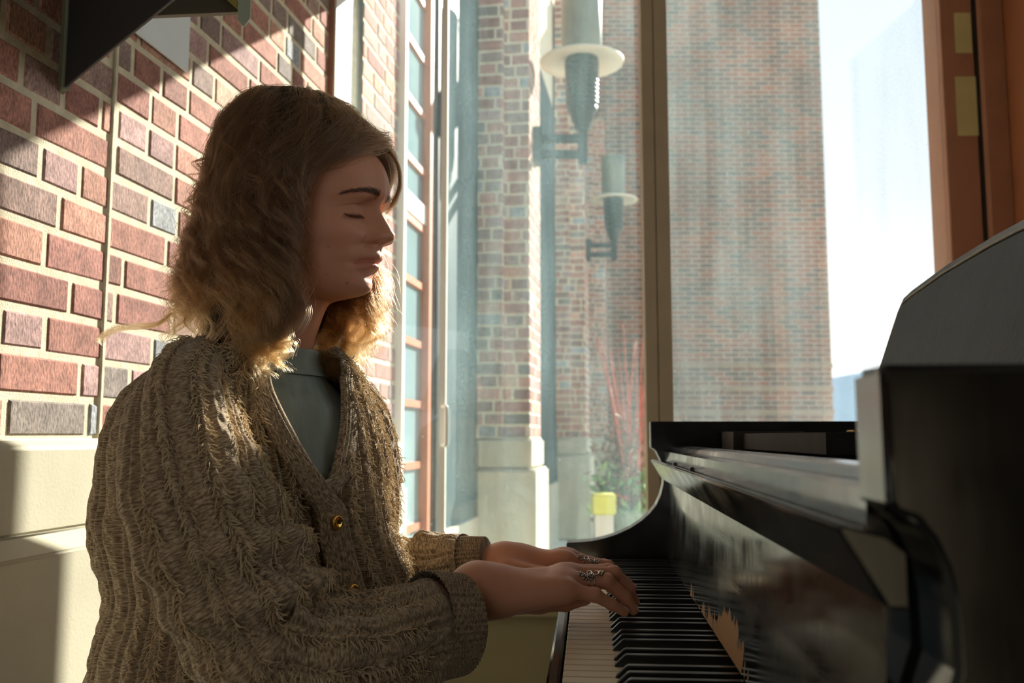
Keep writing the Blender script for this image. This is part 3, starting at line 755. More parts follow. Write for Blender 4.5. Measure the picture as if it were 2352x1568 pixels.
    rail = [(.1150, -.0425), (.1370, -.0790), (.1470, -.0790), (.1470, -.0530), (.1375, -.0455), (.1180, -.0405)]
    m = MB(); m.prism(rail, .447, ki1 - .002, T); m.build('fallboard_rail', M['lacquer_chipped'], fb, 0.0015, 2)
    for uu in (1.55, 1.30):
        m = MB(); m.box(.1380, .1425, uu - .012, uu + .012, -.050, -.041, T); m.build('hinge', M['ebony'], fb, 0.001)
    # keys
    nW = 52; kw = (ki1 - .014 - (ki0 + .014)) / nW; ks = ki0 + .014
    wm = MB(); g = .0006
    wm.box(-.028, .150, g, kw - g, KZ - .020, KZ, lambda v, u, z: (v, u, z))
    wk = None
    pat = [1, 0, 1, 1, 0, 1, 1]      # counted from the treble end downwards: C (B A G) F ...
    def key_obj(src, name, u):
        o = src.copy(); COL.objects.link(o); o.name = name
        return o
    def place(o, u):
        o.parent = pn
        R = Matrix(((KV[0], KU[0], 0, 0), (KV[1], KU[1], 0, 0), (0, 0, 1, 0), (0, 0, 0, 1)))
        o.matrix_parent_inverse = world_of(pn).inverted()
        b = K(0, u, 0)
        o.location = b; o.rotation_euler = R.to_euler()
    for i in range(nW):
        if wk is None:
            wk = wm.build('white_key', M['ivory'], None, 0.0012, 2); o = wk
        else: o = key_obj(wk, 'white_key', 0)
        place(o, ks + i * kw)
    bprof = [(.024, KZ - .004), (.024, KZ + .0015), (.026, KZ + .0030), (.0345, KZ + .0110), (.037, KZ + .0122), (.150, KZ + .0122), (.150, KZ - .004)]
    bk = None
    # top key C8 at the near end; going down: C B A G F E D ; gap after B,A,G (3 blacks) and E,D (2 blacks)
    names = 'CBAGFED'
    for i in range(nW - 1):
        nm = names[i % 7]; nx = names[(i + 1) % 7]
        if nm + nx in ('BA', 'AG', 'GF', 'ED', 'DC'):
            if bk is None:
                m = MB(); m.prism(bprof, -.0050, .0050, lambda v, u, z: (v, u, z)); bk = m.build('black_key', M['ebony'], None, 0.0011, 2); o = bk
            else: o = key_obj(bk, 'black_key', 0)
            place(o, ks + (i + 1) * kw + {'BA': -.0018, 'AG': 0, 'GF': .0018, 'ED': -.0012, 'DC': .0012}[nm + nx])
    m = MB(); m.box(.1350, .1402, ki0, ki1, KZ - .004, KZ + .004, T); m.build('key_felt', M['felt'], pn)
    for a, b in ((ki0 - .002, ks - .0008), (ks + nW * kw + .0008, ki1)):
        m = MB(); m.box(-.028, .139, a, b, -.262, KZ + .006, T); m.build('key_block', M['lacquer'], pn, 0.002)
    # music desk on its shelf
    m = MB(); m.box(.300, .62, .74, 1.50, -.004, .006, T); m.box(.300, .62, .76, 1.48, -.060, -.004, T); sh = m.build('desk_shelf', M['lacquer'], pn, 0.002)
    m = MB(); m.box(.262, .300, 1.05, 1.70, -.020, .006, T); m.build('desk_slide', M['worn_wood'], pn, 0.001)
    m = MB(); m.box(.245, .365, 1.600, 1.735, -.030, .010, T); m.build('slide_block', M['worn_wood'], pn, 0.001)
    Hd = .2155
    DT = lambda u, h, d: K(.4235 + .0800 * h / Hd + d, u, .007 + h)
    out = [(1.512, 0), (1.510, .010), (1.503, .028), (1.501, .045), (1.502, .075), (1.504, .120), (1.507, .165), (1.508, .200), (1.502, Hd), (1.47, Hd + .008), (1.35, Hd + .024), (1.20, Hd + .034), (1.12, Hd + .036),
           (1.04, Hd + .034), (.89, Hd + .024), (.77, Hd + .008), (.738, Hd), (.732, .200), (.733, .165), (.740, .120), (.750, .075), (.758, .045), (.755, .028), (.740, .010), (.735, 0)]
    m = MB(); m.prism(out, 0.0, 0.016, lambda u, d, h: DT(u, h, d)); dk = m.build('music_desk', M['lacquer'], pn, 0.0025, 2)
    cu, ch = 1.12, .118
    inn = [(cu + (a - cu) * .955, ch + (b - ch) * .86) for a, b in out]
    m = MB(); m.prism(inn, -.0035, .001, lambda u, d, h: DT(u, h, d)); m.build('desk_panel', M['desk_panel'], dk, 0.002, 2)
    inn2 = [(cu + (a - cu) * .967, ch + (b - ch) * .895) for a, b in out]
    m = MB(); ring = np.array([DT(a, b, -.001) for a, b in inn2 + inn2[:1]]); m.tube(ring, .0022, 6); m.build('desk_bead', M['bright_edge'], dk, smooth=True)
    for uu in (1.44, .80):
        m = MB(); m.box(.395, .428, uu - .02, uu + .02, .006, .011, T); m.build('desk_hinge', M['brass'], dk, 0.001)
    # legs
    for v, u in ((.10, .58), (.10, 1.68), (1.35, 1.45)):
        c = K(v, u, -CAMZ); m = MB(); m.lathe(c, [(.045, .05), (.05, .07), (.038, .09), (.05, .40), (.062, .62), (.07, .64), (.07, .668)], 24); lg = m.build('leg', M['lacquer'], pn, smooth=True)
        m = MB(); m.lathe(c, [(.02, 0), (.025, .01), (.025, .04), (.03, .05)], 16); m.build('caster', M['brass'], lg, smooth=True)
    m = MB(); c = K(.35, 1.13, -CAMZ); m.box(.30, .40, 1.03, 1.23, -.90, -.84, T); m.box(.33, .36, 1.06, 1.08, -.84, -.30, T); m.box(.33, .36, 1.18, 1.20, -.84, -.30, T); ly = m.build('pedal_lyre', M['lacquer'], pn, 0.003)
    for uu in (1.07, 1.13, 1.19):
        m = MB(); m.box(.20, .31, uu - .012, uu + .012, -.885, -.875, T); m.build('pedal', M['brass'], ly, 0.003)

# ------------------------------------------------------------------ person
SP = 1.0 / FPX          # one pixel at one metre
HD = 1.17               # depth of the middle plane of the head
HPX, HPY = 690.0, 480.0

def skin_material():
    m, nt, out = new_mat('skin')
    b = N(nt, 'ShaderNodeBsdfPrincipled', Roughness=0.52)
    b.inputs['Subsurface Weight'].default_value = 0.12
    b.inputs['Subsurface Radius'].default_value = (0.012, 0.005, 0.003)
    b.inputs['Specular IOR Level'].default_value = 0.35
    tc = N(nt, 'ShaderNodeTexCoord')
    n1 = N(nt, 'ShaderNodeTexNoise', Scale=22.0, Detail=4.0); L(nt, tc.outputs['Object'], n1.inputs['Vector'])
    n2 = N(nt, 'ShaderNodeTexNoise', Scale=420.0, Detail=3.0); L(nt, tc.outputs['Object'], n2.inputs['Vector'])
    at = N(nt, 'ShaderNodeAttribute', _attribute_name='tone')
    c = mixc(nt, n1.outputs[0], lin(194, 134, 106), lin(210, 152, 124))
    c = mixc(nt, 1.0, c, at.outputs['Color'], 'MULTIPLY')
    L(nt, c, b.inputs['Base Color'])
    bp = N(nt, 'ShaderNodeBump', Strength=0.12, Distance=0.001); L(nt, n2.outputs[0], bp.inputs['Height']); L(nt, bp.outputs[0], b.inputs['Normal'])
    L(nt, b.outputs[0], out.inputs[0])
    return m

def hair_material(name, root, tip):
    m, nt, out = new_mat(name)
    h = N(nt, 'ShaderNodeBsdfHairPrincipled'); h.parametrization = 'COLOR'
    h.inputs['Roughness'].default_value = 0.34; h.inputs['Radial Roughness'].default_value = 0.42
    at = N(nt, 'ShaderNodeAttribute', _attribute_name='warm')
    c = mixc(nt, at.outputs['Fac'], root, tip)
    L(nt, c, h.inputs['Color']); L(nt, h.outputs[0], out.inputs[0])
    return m

def knit_material(name, c_lo, c_hi, su=300.0, sv=360.0, bump=0.6):
    """Marled yarn: stitch bump along the UVs (metres) and speckled colour."""
    m, nt, out = new_mat(name)
    b = N(nt, 'ShaderNodeBsdfPrincipled', Roughness=0.95)
    b.inputs['Specular IOR Level'].default_value = 0.15
    b.inputs['Sheen Weight'].default_value = 0.25; b.inputs['Sheen Roughness'].default_value = 0.5
    uv = N(nt, 'ShaderNodeUVMap'); tc = N(nt, 'ShaderNodeTexCoord')
    mp = N(nt, 'ShaderNodeMapping', Scale=(su, sv, 1)); L(nt, uv.outputs[0], mp.inputs[0])
    sp = N(nt, 'ShaderNodeSeparateXYZ'); L(nt, mp.outputs[0], sp.inputs[0])
    # V shaped stitches: |frac(u)-.5| shifts the row phase
    fr = N(nt, 'ShaderNodeMath', _operation='PINGPONG'); fr.inputs[1].default_value = 0.5; L(nt, sp.outputs[0], fr.inputs[0])
    ph = N(nt, 'ShaderNodeMath', _operation='MULTIPLY_ADD'); ph.inputs[1].default_value = 1.2; L(nt, fr.outputs[0], ph.inputs[0]); L(nt, sp.outputs[1], ph.inputs[2])
    tw = N(nt, 'ShaderNodeMath', _operation='MULTIPLY'); tw.inputs[1].default_value = 6.2832; L(nt, ph.outputs[0], tw.inputs[0])
    sn = N(nt, 'ShaderNodeMath', _operation='SINE'); L(nt, tw.outputs[0], sn.inputs[0])
    m3 = N(nt, 'ShaderNodeMapping', Scale=(170, 620, 1)); L(nt, uv.outputs[0], m3.inputs[0])
    nz = N(nt, 'ShaderNodeTexNoise', Scale=1.0, Detail=4.0); L(nt, m3.outputs[0], nz.inputs['Vector'])
    n2 = N(nt, 'ShaderNodeTexNoise', Scale=90.0, Detail=4.0); L(nt, tc.outputs['Object'], n2.inputs['Vector'])
    hh = N(nt, 'ShaderNodeMath', _operation='MULTIPLY_ADD'); hh.inputs[1].default_value = 0.25; L(nt, sn.outputs[0], hh.inputs[0]); L(nt, nz.outputs[0], hh.inputs[2])
    bp = N(nt, 'ShaderNodeBump', Strength=bump, Distance=0.0015); L(nt, hh.outputs[0], bp.inputs['Height']); L(nt, bp.outputs[0], b.inputs['Normal'])
    av = N(nt, 'ShaderNodeMath', _operation='MULTIPLY_ADD'); av.inputs[1].default_value = 0.85; L(nt, nz.outputs[0], av.inputs[0])
    hf = N(nt, 'ShaderNodeMath', _operation='MULTIPLY'); hf.inputs[1].default_value = 0.15; L(nt, n2.outputs[0], hf.inputs[0]); L(nt, hf.outputs[0], av.inputs[2])
    rp = N(nt, 'ShaderNodeMapRange'); L(nt, av.outputs[0], rp.inputs[0])
    for i, v in ((1, 0.4), (2, 0.6), (3, 0.0), (4, 1.0)): rp.inputs[i].default_value = v
    L(nt, mixc(nt, rp.outputs[0], c_lo, c_hi), b.inputs['Base Color'])
    L(nt, b.outputs[0], out.inputs[0])
    return m

M['skin'] = skin_material()
M['hair'] = hair_material('hair_strands', lin(46, 34, 28), lin(172, 118, 70))
M['hair_mass'] = simple('hair_mass', lin(44, 31, 25), 0.7, 0.25, 60, 0.4, 90, stretch=(6, 6, 1))
M['lash'] = hair_material('brow_hair', lin(46, 32, 26), lin(60, 42, 32))
M['knit'] = knit_material('marled_knit', lin(112, 92, 70), lin(186, 164, 134))
M['cuff'] = knit_material('cuff_knit', lin(104, 86, 64), lin(178, 154, 124), 330, 300)
M['yarn'] = simple('yarn_fringe', lin(194, 172, 140), 1.0, 0.15, 60, spec=0.05)
M['shirt'] = simple('grey_green_jersey', lin(150, 160, 152), 0.9, 0.10, 60, 0.25, 700, spec=0.2, stretch=(1, 1, 0.3))
M['denim'] = simple('dark_trousers', lin(52, 56, 64), 0.9, 0.1, 60, 0.2, 500)
M['gold'] = simple('gold_button', lin(226, 176, 84), 0.15, 0.05, 40, metal=1.0)
M['silver'] = simple('aged_silver', lin(176, 168, 158), 0.3, 0.25, 200, metal=1.0)
M['nail'] = simple('nail', lin(226, 178, 160), 0.3, 0.03, 60)
M['bench_leather'] = simple('black_leather', lin(28, 27, 26), 0.45, 0.1, 60, 0.1, 300)

def strands(name, pts, rad, warm, mat, parent):
    """pts (n, k, 3) -> hair curves."""
    n, k, _ = pts.shape
    hc = bpy.data.hair_curves.new(name)
    hc.add_curves([k] * n)
    hc.attributes['position'].data.foreach_set('vector', np.ascontiguousarray(pts, dtype=np.float32).ravel())
    r = hc.attributes.get('radius') or hc.attributes.new('radius', 'FLOAT', 'POINT')
    r.data.foreach_set('value', np.ascontiguousarray(np.broadcast_to(rad, (n, k)), dtype=np.float32).ravel())
    w = hc.attributes.new('warm', 'FLOAT', 'POINT')
    w.data.foreach_set('value', np.ascontiguousarray(np.broadcast_to(warm, (n, k)), dtype=np.float32).ravel())
    hc.set_types(type='CATMULL_ROM')
    hc.materials.append(mat)
    o = bpy.data.objects.new(name, hc); COL.objects.link(o)
    o.parent = parent; o.matrix_parent_inverse = world_of(parent).inverted()
    return o

YAW_H = math.radians(18)
def HW(f, l, z):
    """Head space (metres: forward, towards the camera side, up) from the pixel anchor -> world."""
    o = P(HPX, HPY, HD)
    f = np.asarray(f, float); l = np.asarray(l, float); z = np.asarray(z, float)
    c, s = math.cos(YAW_H), math.sin(YAW_H)
    k = 1 - f * s / HD
    return np.stack([o[0] + f * c - l * s, o[1] - f * s - l * c, CAMZ + (o[2] + z - CAMZ) * k], -1)

PXM = HD * SP           # metres per photo pixel at the head
def fpx(px): return (np.asarray(px, float) - HPX) * PXM * 1.096
def zpy(py): return (HPY - np.asarray(py, float)) * PXM * 1.004

def head_net():
    FR = [(.004, .10), (.012, .22), (.03, .37), (.07, .54), (.13, .70), (.23, .84), (.37, .94), (.58, 1.0), (.80, .84), (.94, .48), (1, 0)]
    rows = []
    def cran(y, c0, back, W):
        Lm = (c0 - back) * PXM * 1000
        rows.append((y, [(c0, 0.0)] + [(c0 - d * (c0 - back), w * W) for d, w in FR]))
    def face(y, c0, cols, tail):
        """cols: (mm back, half width mm) x7; tail: (px, half width mm) x3 then back px"""
        r = [(c0, 0.0)] + [(c0 - d / 1000 / PXM, w) for d, w in cols] + tail[:3] + [(tail[3], 0.0)]
        rows.append((y, r))
    cran(268, 728, 700, 6); cran(274, 760, 665, 24); cran(284, 785, 640, 38); cran(300, 812, 605, 52); cran(330, 846, 570, 65); cran(370, 876, 545, 73); cran(410, 888, 537, 76)
    sk = lambda b, w=74: [(640, w), (585, w * .86), (548, w * .5), b]
    nk = lambda b, w: [(655, w), (612, w * .9), (582, w * .55), b]
    face(440, 889, [(.5, 5), (1.5, 12), (3.5, 20), (7.5, 30), (17, 43), (33, 54), (56, 64)], sk(535, 76))
    face(452, 887, [(.7, 5), (2.5, 12), (4.5, 20), (7, 30), (17, 42), (32, 53.5), (56, 64)], sk(535, 76))
    face(463, 881, [(1, 4.5), (5, 10.5), (11, 17), (13, 29), (21, 41), (34, 53), (57, 63.5)], sk(536, 76))
    face(478, 878, [(2, 4), (9, 8.5), (17.5, 15.5), (16.5, 29), (23.5, 40), (36, 51.5), (58, 63)], sk(537, 76))
    face(492, 883, [(2.5, 4.5), (12, 9), (21, 15.5), (18.5, 29), (27, 40.5), (39, 52.5), (60, 63.5)], sk(538, 75))
    face(500, 888, [(2.7, 4.8), (13, 9.5), (22.5, 16.5), (22.5, 29), (29, 41), (41, 53), (62, 64)], sk(538, 75))
    face(510, 894, [(3, 5), (15, 11), (23.5, 17.5), (25, 29), (31, 41.5), (43, 54), (64, 64)], sk(539, 74))
    face(530, 906, [(3, 6), (15, 12), (23, 20), (26.5, 29.5), (32, 41), (45, 54), (69, 64)], sk(541, 73))
    face(541, 911.5, [(2.4, 7), (10, 14), (24.5, 20), (28.5, 29), (36, 41), (49, 53.5), (72, 63)], sk(543, 72))
    face(549, 910, [(2.2, 7.5), (8.5, 15.5), (24.5, 20.5), (28.5, 28.5), (37, 40.5), (50, 52.5), (72, 62)], sk(545, 71))
    face(557, 903, [(2.5, 7.5), (8.5, 15.5), (22, 20.5), (26.5, 28), (34.5, 40), (48, 51.5), (70, 61)], sk(548, 70))
    face(563, 890, [(2, 6), (8, 12.5), (18, 17), (21.5, 27), (29, 39), (44, 50.5), (66, 60.5)], sk(550, 69))
    face(568, 883, [(.8, 5), (5, 11.5), (12.5, 17.5), (18, 27.5), (26, 39), (41, 50), (64, 60)], sk(552, 68))
    face(580, 880, [(.3, 5), (2.5, 11.5), (8, 19), (16, 28), (25, 38), (40, 48.5), (62, 58.5)], nk(556, 66))
    face(590, 882, [(.2, 4.5), (2.8, 11.5), (9.5, 20), (18, 27.5), (27, 37), (42, 47.5), (63, 58)], nk(558, 63))
    face(597, 880.5, [(.2, 4.5), (3.2, 11.5), (11, 20), (19, 27), (27, 36), (41, 46.5), (62, 57)], nk(560, 61))
    face(604, 873, [(.6, 5), (4.2, 12), (11.5, 20), (18.5, 26.5), (25, 35.5), (38, 45.5), (58, 56)], nk(562, 60))
    face(608, 872, [(.6, 5), (4.2, 12), (11.5, 19.8), (18.5, 26.3), (25, 35), (38, 45), (58, 55.5)], nk(563, 59))
    face(616, 874, [(.3, 5), (3.2, 12), (10.5, 19.5), (18.5, 26), (26, 34.5), (39, 44.5), (58, 54.5)], nk(565, 58))
    face(623, 868, [(.3, 5), (2.5, 12), (8.5, 19.5), (16, 26.5), (23.5, 34.3), (36, 43.8), (55, 53.5)], nk(566, 57.5))
    face(631, 858, [(.3, 5), (1.5, 12), (6, 19.5), (12, 26.5), (20, 34), (33, 43), (52, 52.5)], nk(567, 57))
    face(645, 855, [(.3, 5), (1.5, 12), (5.5, 19.5), (12, 26.5), (20, 33.5), (33, 42), (52, 51.5)], nk(569, 56.5))
    face(655, 857.5, [(.3, 5), (2.2, 12), (7.5, 19), (14.5, 26), (23.5, 32.8), (36, 40.8), (54, 49.8)], nk(570, 56))
    face(665, 857.5, [(.5, 5), (3, 12), (9, 18.5), (17, 25.5), (27, 31.8), (40, 39), (57, 47.8)], nk(571, 55.5))
    face(676, 850, [(.8, 5), (4, 11), (11, 17), (20, 23.5), (31, 30), (45, 37), (59, 46)], nk(572, 55))
    face(683, 836, [(1, 5), (4, 10), (11, 16), (20, 22.5), (31, 29), (45, 36), (58, 45)], nk(573, 55))
    face(688, 812, [(1, 5), (4, 10), (10, 16), (18, 22.5), (27, 29), (38, 36), (49, 44)], nk(574, 54.5))
    face(692, 780, [(1, 5), (3.5, 11), (8, 18), (14, 26), (23, 34), (33, 41), (44, 48)], nk(574, 54))
    face(698, 757, [(.5, 5), (2, 12), (5, 20), (11, 29), (20, 38), (32, 46), (44, 51)], nk(575, 54))
    face(715, 746, [(.4, 5), (2, 12), (5, 20), (11, 29), (20, 38), (32, 46), (44, 51)], nk(575, 54))
    face(750, 733, [(.4, 5), (2, 12), (5, 20), (11, 29), (20, 38), (32, 46), (44, 51.5)], nk(574, 55))
    face(790, 720, [(.4, 5), (2, 12), (5, 21), (11, 30), (20, 39), (32, 47), (44, 53)], nk(566, 57))
    face(825, 712, [(.5, 5), (2, 12), (5, 21), (11, 30), (20, 39), (32, 47), (44, 53)], nk(560, 56))
    face(870, 700, [(.6, 8), (3, 18), (8, 30), (17, 42), (30, 52), (48, 60), (66, 66)], [(620, 70), (560, 60), (535, 36), 525])
    face(960, 740, [(.8, 8), (4, 20), (11, 38), (23, 58), (42, 80), (66, 98), (95, 112)], [(610, 116), (540, 98), (495, 56), 480])
    face(1200, 770, [(.8, 10), (4, 26), (11, 48), (23, 70), (42, 94), (66, 114), (95, 128)], [(620, 134), (530, 114), (470, 66), 455])
    face(1500, 800, [(.8, 10), (4, 26), (11, 48), (23, 72), (42, 98), (66, 120), (95, 138)], [(640, 146), (530, 124), (460, 74), 445])
    face(1900, 820, [(.8, 12), (4, 30), (11, 54), (23, 82), (42, 112), (66, 136), (95, 154)], [(650, 162), (540, 140), (450, 84), 430])
    return rows

FACE = {}
def face_f(wv, py):
    """Forward coordinate of the face surface at lateral wv (metres) and photo height py."""
    i = int(np.argmin(np.abs(FACE['y'] - py))); f, w = FACE['f'][i], FACE['w'][i]
    k = (f > fpx(735)) & (w >= 0); o = np.argsort(w[k])
    return float(np.interp(wv, w[k][o], f[k][o]))

def ease(t): t = np.clip(t, 0, 1); return t * t * (3 - 2 * t)

def build_head(body_parts):
    rows = head_net()
    ys = np.array([r[0] for r in rows], float)
    net = np.array([r[1] for r in rows], float)          # rows, 12, (px, w mm)
    yi = np.concatenate([np.arange(268, 440, 2.5), np.arange(440, 700, 1.25), np.arange(700, 880, 5), np.arange(880, 1901, 20)])
    net2 = pchip(ys, net, yi)                              # smooth down the rows
    sg = [0.6, 1.5, 2, 3, 5, 8, 11, 13, 14, 14, 14, 10]
    for ci in range(12):
        if ci == 0: continue
        Wm = np.exp(-0.5 * ((yi[:, None] - yi[None, :]) / sg[ci]) ** 2) * np.gradient(yi)[None, :]
        Wm /= Wm.sum(1, keepdims=True)
        sm_ = Wm @ net2[:, ci]
        kk = (1 - ease((yi - 672) / 8) * (1 - ease((yi - 705) / 10)))[:, None] * ease((yi - 275) / 40)[:, None]   # keep the jaw underside crisp
        net2[:, ci] = net2[:, ci] + (sm_ - net2[:, ci]) * kk
    lift = [0, 0, 2, 6, 11, 14, 16, 16, 14, 8, 4, 0]
    fade = ease((yi - 425) / 30) * (1 - ease((yi - 600) / 60))
    for ci in range(2, 11):
        for k_ in (0, 1): net2[:, ci, k_] = np.interp(yi - lift[ci] * fade, yi, net2[:, ci, k_])
    ns = 9
    full = np.concatenate([net2[:, :0:-1] * [1, -1], net2], 1)   # far half, front, near half ... last is back
    full = full[:, :-1]                                    # drop the doubled back column -> closed ring of 22
    q = full
    n = q.shape[1]
    t = np.linspace(0, 1, ns, endpoint=False)[None, None, :, None]
    a, b, c, d = [np.roll(q, k, 1)[:, :, None, :] for k in (1, 0, -1, -2)]
    ring = 0.5 * (2 * b + (c - a) * t + (2 * a - 5 * b + 4 * c - d) * t**2 + (3 * b - a - 3 * c + d) * t**3)
    ring = ring.reshape(len(yi), n * ns, 2)
    px = ring[..., 0]; w = ring[..., 1] / 1000.0
    f = fpx(px); z = np.broadcast_to(zpy(yi)[:, None], f.shape).copy()
    py = np.broadcast_to(yi[:, None], f.shape)
    aw = np.abs(w)
    front = f > fpx(740)
    py0 = py; py = py - aw * (1004 - py) * .85
    # finer face features (metres)
    g = lambda x, s: np.exp(-(x / s) ** 2)
    # nostril hollow, wing crease, philtrum, mouth line, lid crease and lid edge
    f = f - np.where(front, 0.0026 * g(py - 561, 4) * g(aw - .0075, .0032), 0)
    f = f - np.where(front, 0.0032 * g(py - 466, 9) * g(aw - .0165, .0055), 0)
    f = f - np.where(front, 0.0032 * g(py - (551 - 600 * (aw - .019)), 7) * g(aw - .0195, .0024), 0)
    w = w + np.sign(w) * np.where(front, .0022 * g(py - 553, 6.5) * g(aw - .0145, .0035) * (f < fpx(904)), 0)
    aw = np.abs(w)
    w = w - np.sign(w) * np.where(front, .0048 * g(py - 562.5, 3.4) * g(aw - .0105, .0035) * g(f - fpx(893), .006), 0)
    f = f - np.where(front, 0.0008 * g(py0 - 580, 9) * g(aw, .0025), 0)
    f = f - np.where(front & (aw < .0250), 0.0021 * g(py - (607.5 + (aw / .026) ** 2 * 2.5), 1.8), 0)
    f = f - np.where(front, 0.0030 * g(py - (470 + 3 * ((aw - .029) / .014) ** 2), 3.2) * g(aw - .030, .015), 0)
    f = f + np.where(front, 0.0016 * g(py - (486 + 2 * ((aw - .029) / .012) ** 2), 7) * g(aw - .030, .012), 0)
    f = f - np.where(front, 0.0016 * g(py - (494 - 4 * ((aw - .029) / .014) ** 2), 1.8) * g(aw - .030, .013), 0)
    FACE['f'], FACE['w'], FACE['y'] = f.copy(), w.copy(), yi.copy()
    yaw_t = ease((yi - 800) / 120.0)[:, None]              # trunk turns further to the camera
    tw = np.radians(25) * yaw_t
    cx = fpx(640)
    fc = f - cx
    f2 = cx + fc * np.cos(tw) - w * np.sin(tw); w2 = w * np.cos(tw) + fc * np.sin(tw)
    V = HW(f2, w2, z).reshape(-1, 3)
    nr, nc = f.shape
    F = [tuple(x) for x in grid_faces(nr, nc, True)]
    F.append(tuple(range(nc))); F.append(tuple(range((nr - 1) * nc, nr * nc))[::-1])
    tone = np.ones((nr, nc, 4))
    lip = np.where(front & (aw < .0275), np.clip(g(py - 605, 13) * 1.25 - .25, 0, 1) * ease((.0275 - aw) / .006), 0)
    lip = lip * (px > 815)
    tone[..., 1] *= 1 - .26 * lip; tone[..., 2] *= 1 - .22 * lip; tone[..., 0] *= 1 - .06 * lip
    blush = g(py - 545, 32) * g(aw - .040, .016) * front
    tone[..., 1] *= 1 - .07 * blush; tone[..., 2] *= 1 - .07 * blush
    lidc = g(py - 478, 10) * g(aw - .030, .015) * front
    tone[..., :3] *= (1 - .14 * lidc)[..., None]
    for mx_, my_, rad in ((779, 570, 2.2), (813, 655, 3.0), (757, 618, 1.6), (773, 634, 1.6)):
        sp = g(np.hypot(px + (- w * math.sin(YAW_H) / PXM) - mx_, py - my_), rad * 1.2) * (w > 0) * front
        tone[..., :3] *= (1 - .45 * sp)[..., None]
    body_parts.append((V, F, tone.reshape(-1, 4)))

def rcone(p, a, b, r1, r2):
    ba = b - a; l2 = ba @ ba; rr = r1 - r2; a2 = l2 - rr * rr; il2 = 1.0 / l2
    pa = p - a; y = pa @ ba; z = y - l2
    x2 = ((pa * l2 - ba * y[..., None]) ** 2).sum(-1)
    y2 = y * y * l2; z2 = z * z * l2
    k = np.sign(rr) * rr * rr * x2
    d = (np.sqrt(np.maximum(x2 * a2 * il2, 0)) + y * rr) * il2 - r1
    m1 = np.sign(z) * a2 * z2 > k; m2 = np.sign(y) * a2 * y2 < k
    d = np.where(m2, np.sqrt(np.maximum(x2 + y2, 0)) * il2 - r1, d)
    d = np.where(m1, np.sqrt(np.maximum(x2 + z2, 0)) * il2 - r2, d)
    return d

def smin(a, b, k):
    h = np.maximum(k - np.abs(a - b), 0) / k
    return np.minimum(a, b) - h * h * k * 0.25

def sdf_mesh(groups, res):
    """groups: list of (list of cones, inner blend, outer blend); meshes their union."""
    import openvdb
    allp = np.array([q for g in groups for c in g[0] for q in (c[0], c[1])]); mr = max(max(c[2], c[3]) for g in groups for c in g[0])
    lo = allp.min(0) - mr - 4 * res; hi = allp.max(0) + mr + 4 * res
    n = np.ceil((hi - lo) / res).astype(int)
    ax = [lo[i] + np.arange(n[i]) * res for i in range(3)]
    G = np.stack(np.meshgrid(*ax, indexing='ij'), -1)
    D = None
    for cones, ki, ko in groups:
        d = np.full(tuple(n), 1.0)
        for a, b, r1, r2 in cones:
            a = np.asarray(a, float); b = np.asarray(b, float); mg = max(r1, r2) + ki + ko + 5 * res
            i0 = np.maximum(((np.minimum(a, b) - mg - lo) / res).astype(int), 0); i1 = np.minimum(((np.maximum(a, b) + mg - lo) / res).astype(int) + 2, n)
            sl = tuple(slice(p, q) for p, q in zip(i0, i1))
            d[sl] = smin(d[sl], rcone(G[sl], a, b, r1, r2), ki)
        D = d if D is None else smin(D, d, ko)
    grid = openvdb.FloatGrid(float(10 * res)); grid.copyFromArray(D.astype(np.float32))
    pts, quads = grid.convertToQuads(isovalue=0.0)
    return pts * res + lo, quads[:, ::-1]

def hand_groups(w):
    """w: dict of world points: wrist chain and five finger chains."""
    gs = []
    palm = []
    wr = w['wrist']
    for k in ('index', 'middle', 'ring', 'pinky'):
        m = w[k][0]
        side = wr + (m - wr) * 0.10
        palm.append((side, m, .0185, .0108))
    for a, b in (('index', 'middle'), ('middle', 'ring'), ('ring', 'pinky')):
        palm.append((w[a][0] * .9 + wr * .1, w[b][0] * .9 + wr * .1, .0112, .0112))
    low = np.array([0, 0, -.010])
    palm.append((wr + (w['pinky'][0] - wr) * .3 + low, w['pinky'][0] + low * .6, .018, .010))
    palm.append((w['thumb'][0], w['thumb'][1], .017, .013))
    gs.append((palm, .014, .01))
    arm = [(w['arm'][i], w['arm'][i + 1], w['armr'][i], w['armr'][i + 1]) for i in range(len(w['arm']) - 1)]
    off = w.get('armw', np.array([0, .012, 0]))
    arm += [(a + off, b + off, r1 * .95, r2 * .95) for a, b, r1, r2 in arm]
    gs.append((arm, .016, .022))
    for k, rr in (('index', (.0104, .0090, .0078, .0064)), ('middle', (.0106, .0092, .0080, .0066)), ('ring', (.0102, .0088, .0076, .0063)), ('pinky', (.0094, .0080, .0068, .0057))):
        c = w[k]
        fl = [(c[i], c[i + 1], rr[i], rr[i + 1]) for i in range(3)]
        fl.append((c[1] + np.array([0, 0, .0012]), c[1] + np.array([0, 0, .0013]), rr[1] * .98, rr[1] * .98))
        gs.append((fl, .004, .007))
    c = w['thumb']; gs.append(([(c[1], c[2], .0118, .0100), (c[2], c[3], .0100, .0075)], .004, .008))
    return gs

